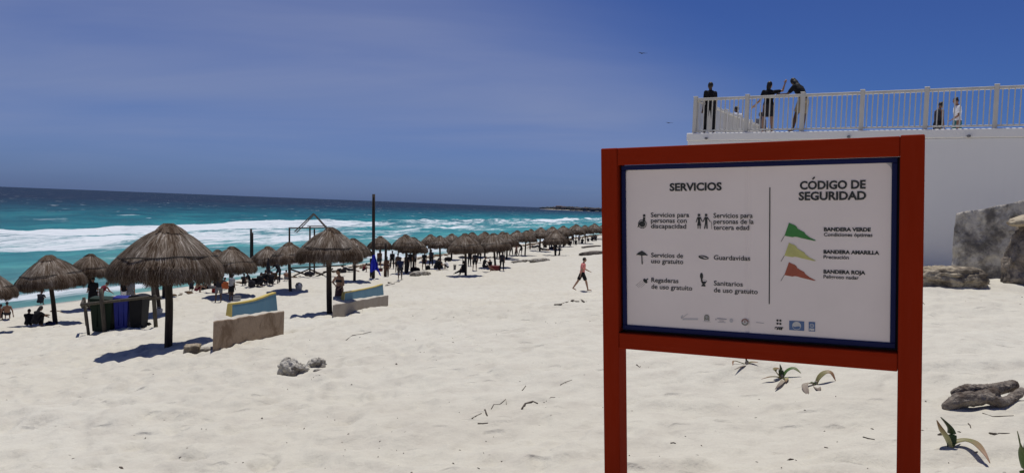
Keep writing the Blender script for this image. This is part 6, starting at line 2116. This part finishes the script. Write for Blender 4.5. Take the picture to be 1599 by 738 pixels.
# ------------------------------------------------------------------ birds
BIRDM = mat('dark_feathers', (0.012, 0.012, 0.015), (0.02, 0.02, 0.022))
for px_, py_, d_, bank, lb in ((1003, 83.5, 140, .25, 'dark bird gliding high in the sky above the left end of the terrace'), (1044.5, 192, 170, .1, 'tiny dark bird low in the sky just left of the railing')):
    p = at_d(px_, py_, d_); o = empty('seabird', p, .4); tag(o, lb, 'bird')
    mb = MB(); mb.tube([(0, -.40, 0), (0, -.2, 0), (0, .1, .02), (0, .36, .03), (0, .50, .01)], [.02, .07, .10, .05, .012], 8, flat=.8); mb.build('body', BIRDM, o, smooth=True)
    for s in (-1, 1):
        mb = MB(); v = []; f = []
        for i, (x, y, z, c) in enumerate(((.06, .08, .02, .17), (.32, .14, .10, .15), (.62, .06, .11, .11), (.98, -.14, .03 + bank * s * .3, .02))):
            v += [(s * x, y + c, z), (s * x, y - c, z), (s * x, y - c, z - .015), (s * x, y + c, z - .015)]
        for i in range(3):
            for k in range(4): f.append((i * 4 + k, i * 4 + (k + 1) % 4, i * 4 + 4 + (k + 1) % 4, i * 4 + 4 + k))
        f.append((0, 3, 2, 1)); f.append((12, 13, 14, 15)); mb.add(v, f); mb.build('wing', BIRDM, o)
    mb = MB(); mb.box((-.06, -.62, -.01), (.06, -.36, .01)); mb.build('tail', BIRDM, o)

# ------------------------------------------------------------------ far headland
YH = 2600.0
def hp(px, z=0.0, dy=0.0):
    d = ray(px, 326); y = YH + dy; return Vector((d.x / d.y * y, y, z))


pts_f = [(846, .3, 0), (870, 3, 60), (900, 4, 160), (940, 5, 300), (1000, 7, 420), (1100, 12, 520), (1250, 12, 620)]
NX, NY = 70, 12
P = np.zeros((NY, NX, 3))
for j in range(NX):
    px_ = 843 + (1250 - 843) * j / (NX - 1)
    hh = float(np.interp(px_, [p[0] for p in pts_f], [p[1] for p in pts_f])); wd = float(np.interp(px_, [p[0] for p in pts_f], [p[2] for p in pts_f])) + 30
    off = -float(np.interp(px_, [843, 1250], [0, 700]))
    for i in range(NY):
        q = i / (NY - 1); p = hp(px_, 0, off + wd * q)
        P[i, j] = (p.x, p.y, -2 + (hh + 2) * math.sin(math.pi * min(1, q * 1.4 + .02) / 2) - (2 + hh) * max(0, q - .75) * 4 * .9)
SANDF = mat('far_beach_sand', (0.42, 0.39, 0.33), (0.38, 0.35, 0.29), scale=.02)
o = link('headland', grid_mesh('headland', P, [SANDF])); tag(o, kind='structure')
FOL = mat('hazed_far_foliage', (0.055, 0.070, 0.080), (0.075, 0.090, 0.100), scale=.05, rough=.95)  # blue-grey haze of distance is put into the leaf colour
rs = np.random.RandomState(9)
mb = MB()
for i in range(520):
    px_ = 846 + rs.rand() ** 1.2 * 400
    base_h = 1.6 + 2.8 * min(1, (px_ - 846) / 30)
    off = -float(np.interp(px_, [843, 1250], [0, 700]))
    c = hp(px_, 4, off + 50 + rs.rand() * 60)
    r = rs.uniform(5, 11)
    h = base_h * rs.uniform(.7, 1.5)
    mb.ell((c.x, c.y, c.z + h * .4), (r, r, h), 7, 5)
    for k in range(3):
        mb.ell((c.x + rs.uniform(-r, r), c.y + rs.uniform(-4, 4), c.z + h * rs.uniform(.7, 1.3)), (r * .4, r * .4, h * .3), 6, 4)
o = mb.build('headland_woods', FOL); tag(o, kind='stuff')
BW = mat('far_pale_wall', (0.26, 0.24, 0.22), (0.20, 0.19, 0.175), scale=.1)
BG = mat('far_window_glass', (0.03, 0.04, 0.05), rough=.2)
BR = mat('far_roof', (0.15, 0.10, 0.085), (0.11, 0.08, 0.07), scale=.1)
blds = [(867, 13, 12, 'lowest pale building at the left tip of the far headland'), (873, 22, 20, 'wide dark-roofed building on the far headland, tallest one'), (880, 16, 17, 'building second from the wide dark-roofed one on the far headland'),
        (893, 12, 15, 'narrow tower-like building in the middle of the far headland'), (903, 24, 12, 'long low building right of the narrow tower on the headland'), (914, 16, 15, 'building with a red-brown roof on the far headland above the row'),
        (926, 26, 12, 'broad low building on the headland next to the sign post'), (935, 16, 14, 'last building on the far headland before the sign post')]
for px_, w, h, lb in blds:
    off = -float(np.interp(px_, [843, 1250], [0, 700])); h *= .58; c = hp(px_, 2.5, off + 42); o = empty('coastal_building', c); tag(o, lb, 'building', 'buildings on the far headland')
    mb = MB(); mb.box((-w / 2, -6, 0), (w / 2, 6, h * .86)); wl = mb.build('wall', BW, o)
    mb = MB(); mb.add([(-w / 2 - 1, -7, h * .86), (w / 2 + 1, -7, h * .86), (w / 2 + 1, 7, h * .86), (-w / 2 - 1, 7, h * .86), (-w / 3, 0, h), (w / 3, 0, h)], [(0, 1, 5, 4), (1, 2, 5), (2, 3, 4, 5), (3, 0, 4), (3, 2, 1, 0)]); mb.build('roof', BR, o)
    nw = int(w // 4)
    for fl in range(int(h // 4)):
        for k in range(nw):
            x = -w / 2 + (k + .5) * w / nw; mb = MB(); mb.box((x - .9, -6.1, 1 + fl * 3.6), (x + .9, -5.95, 3.1 + fl * 3.6)); mb.build('window', BG, wl)
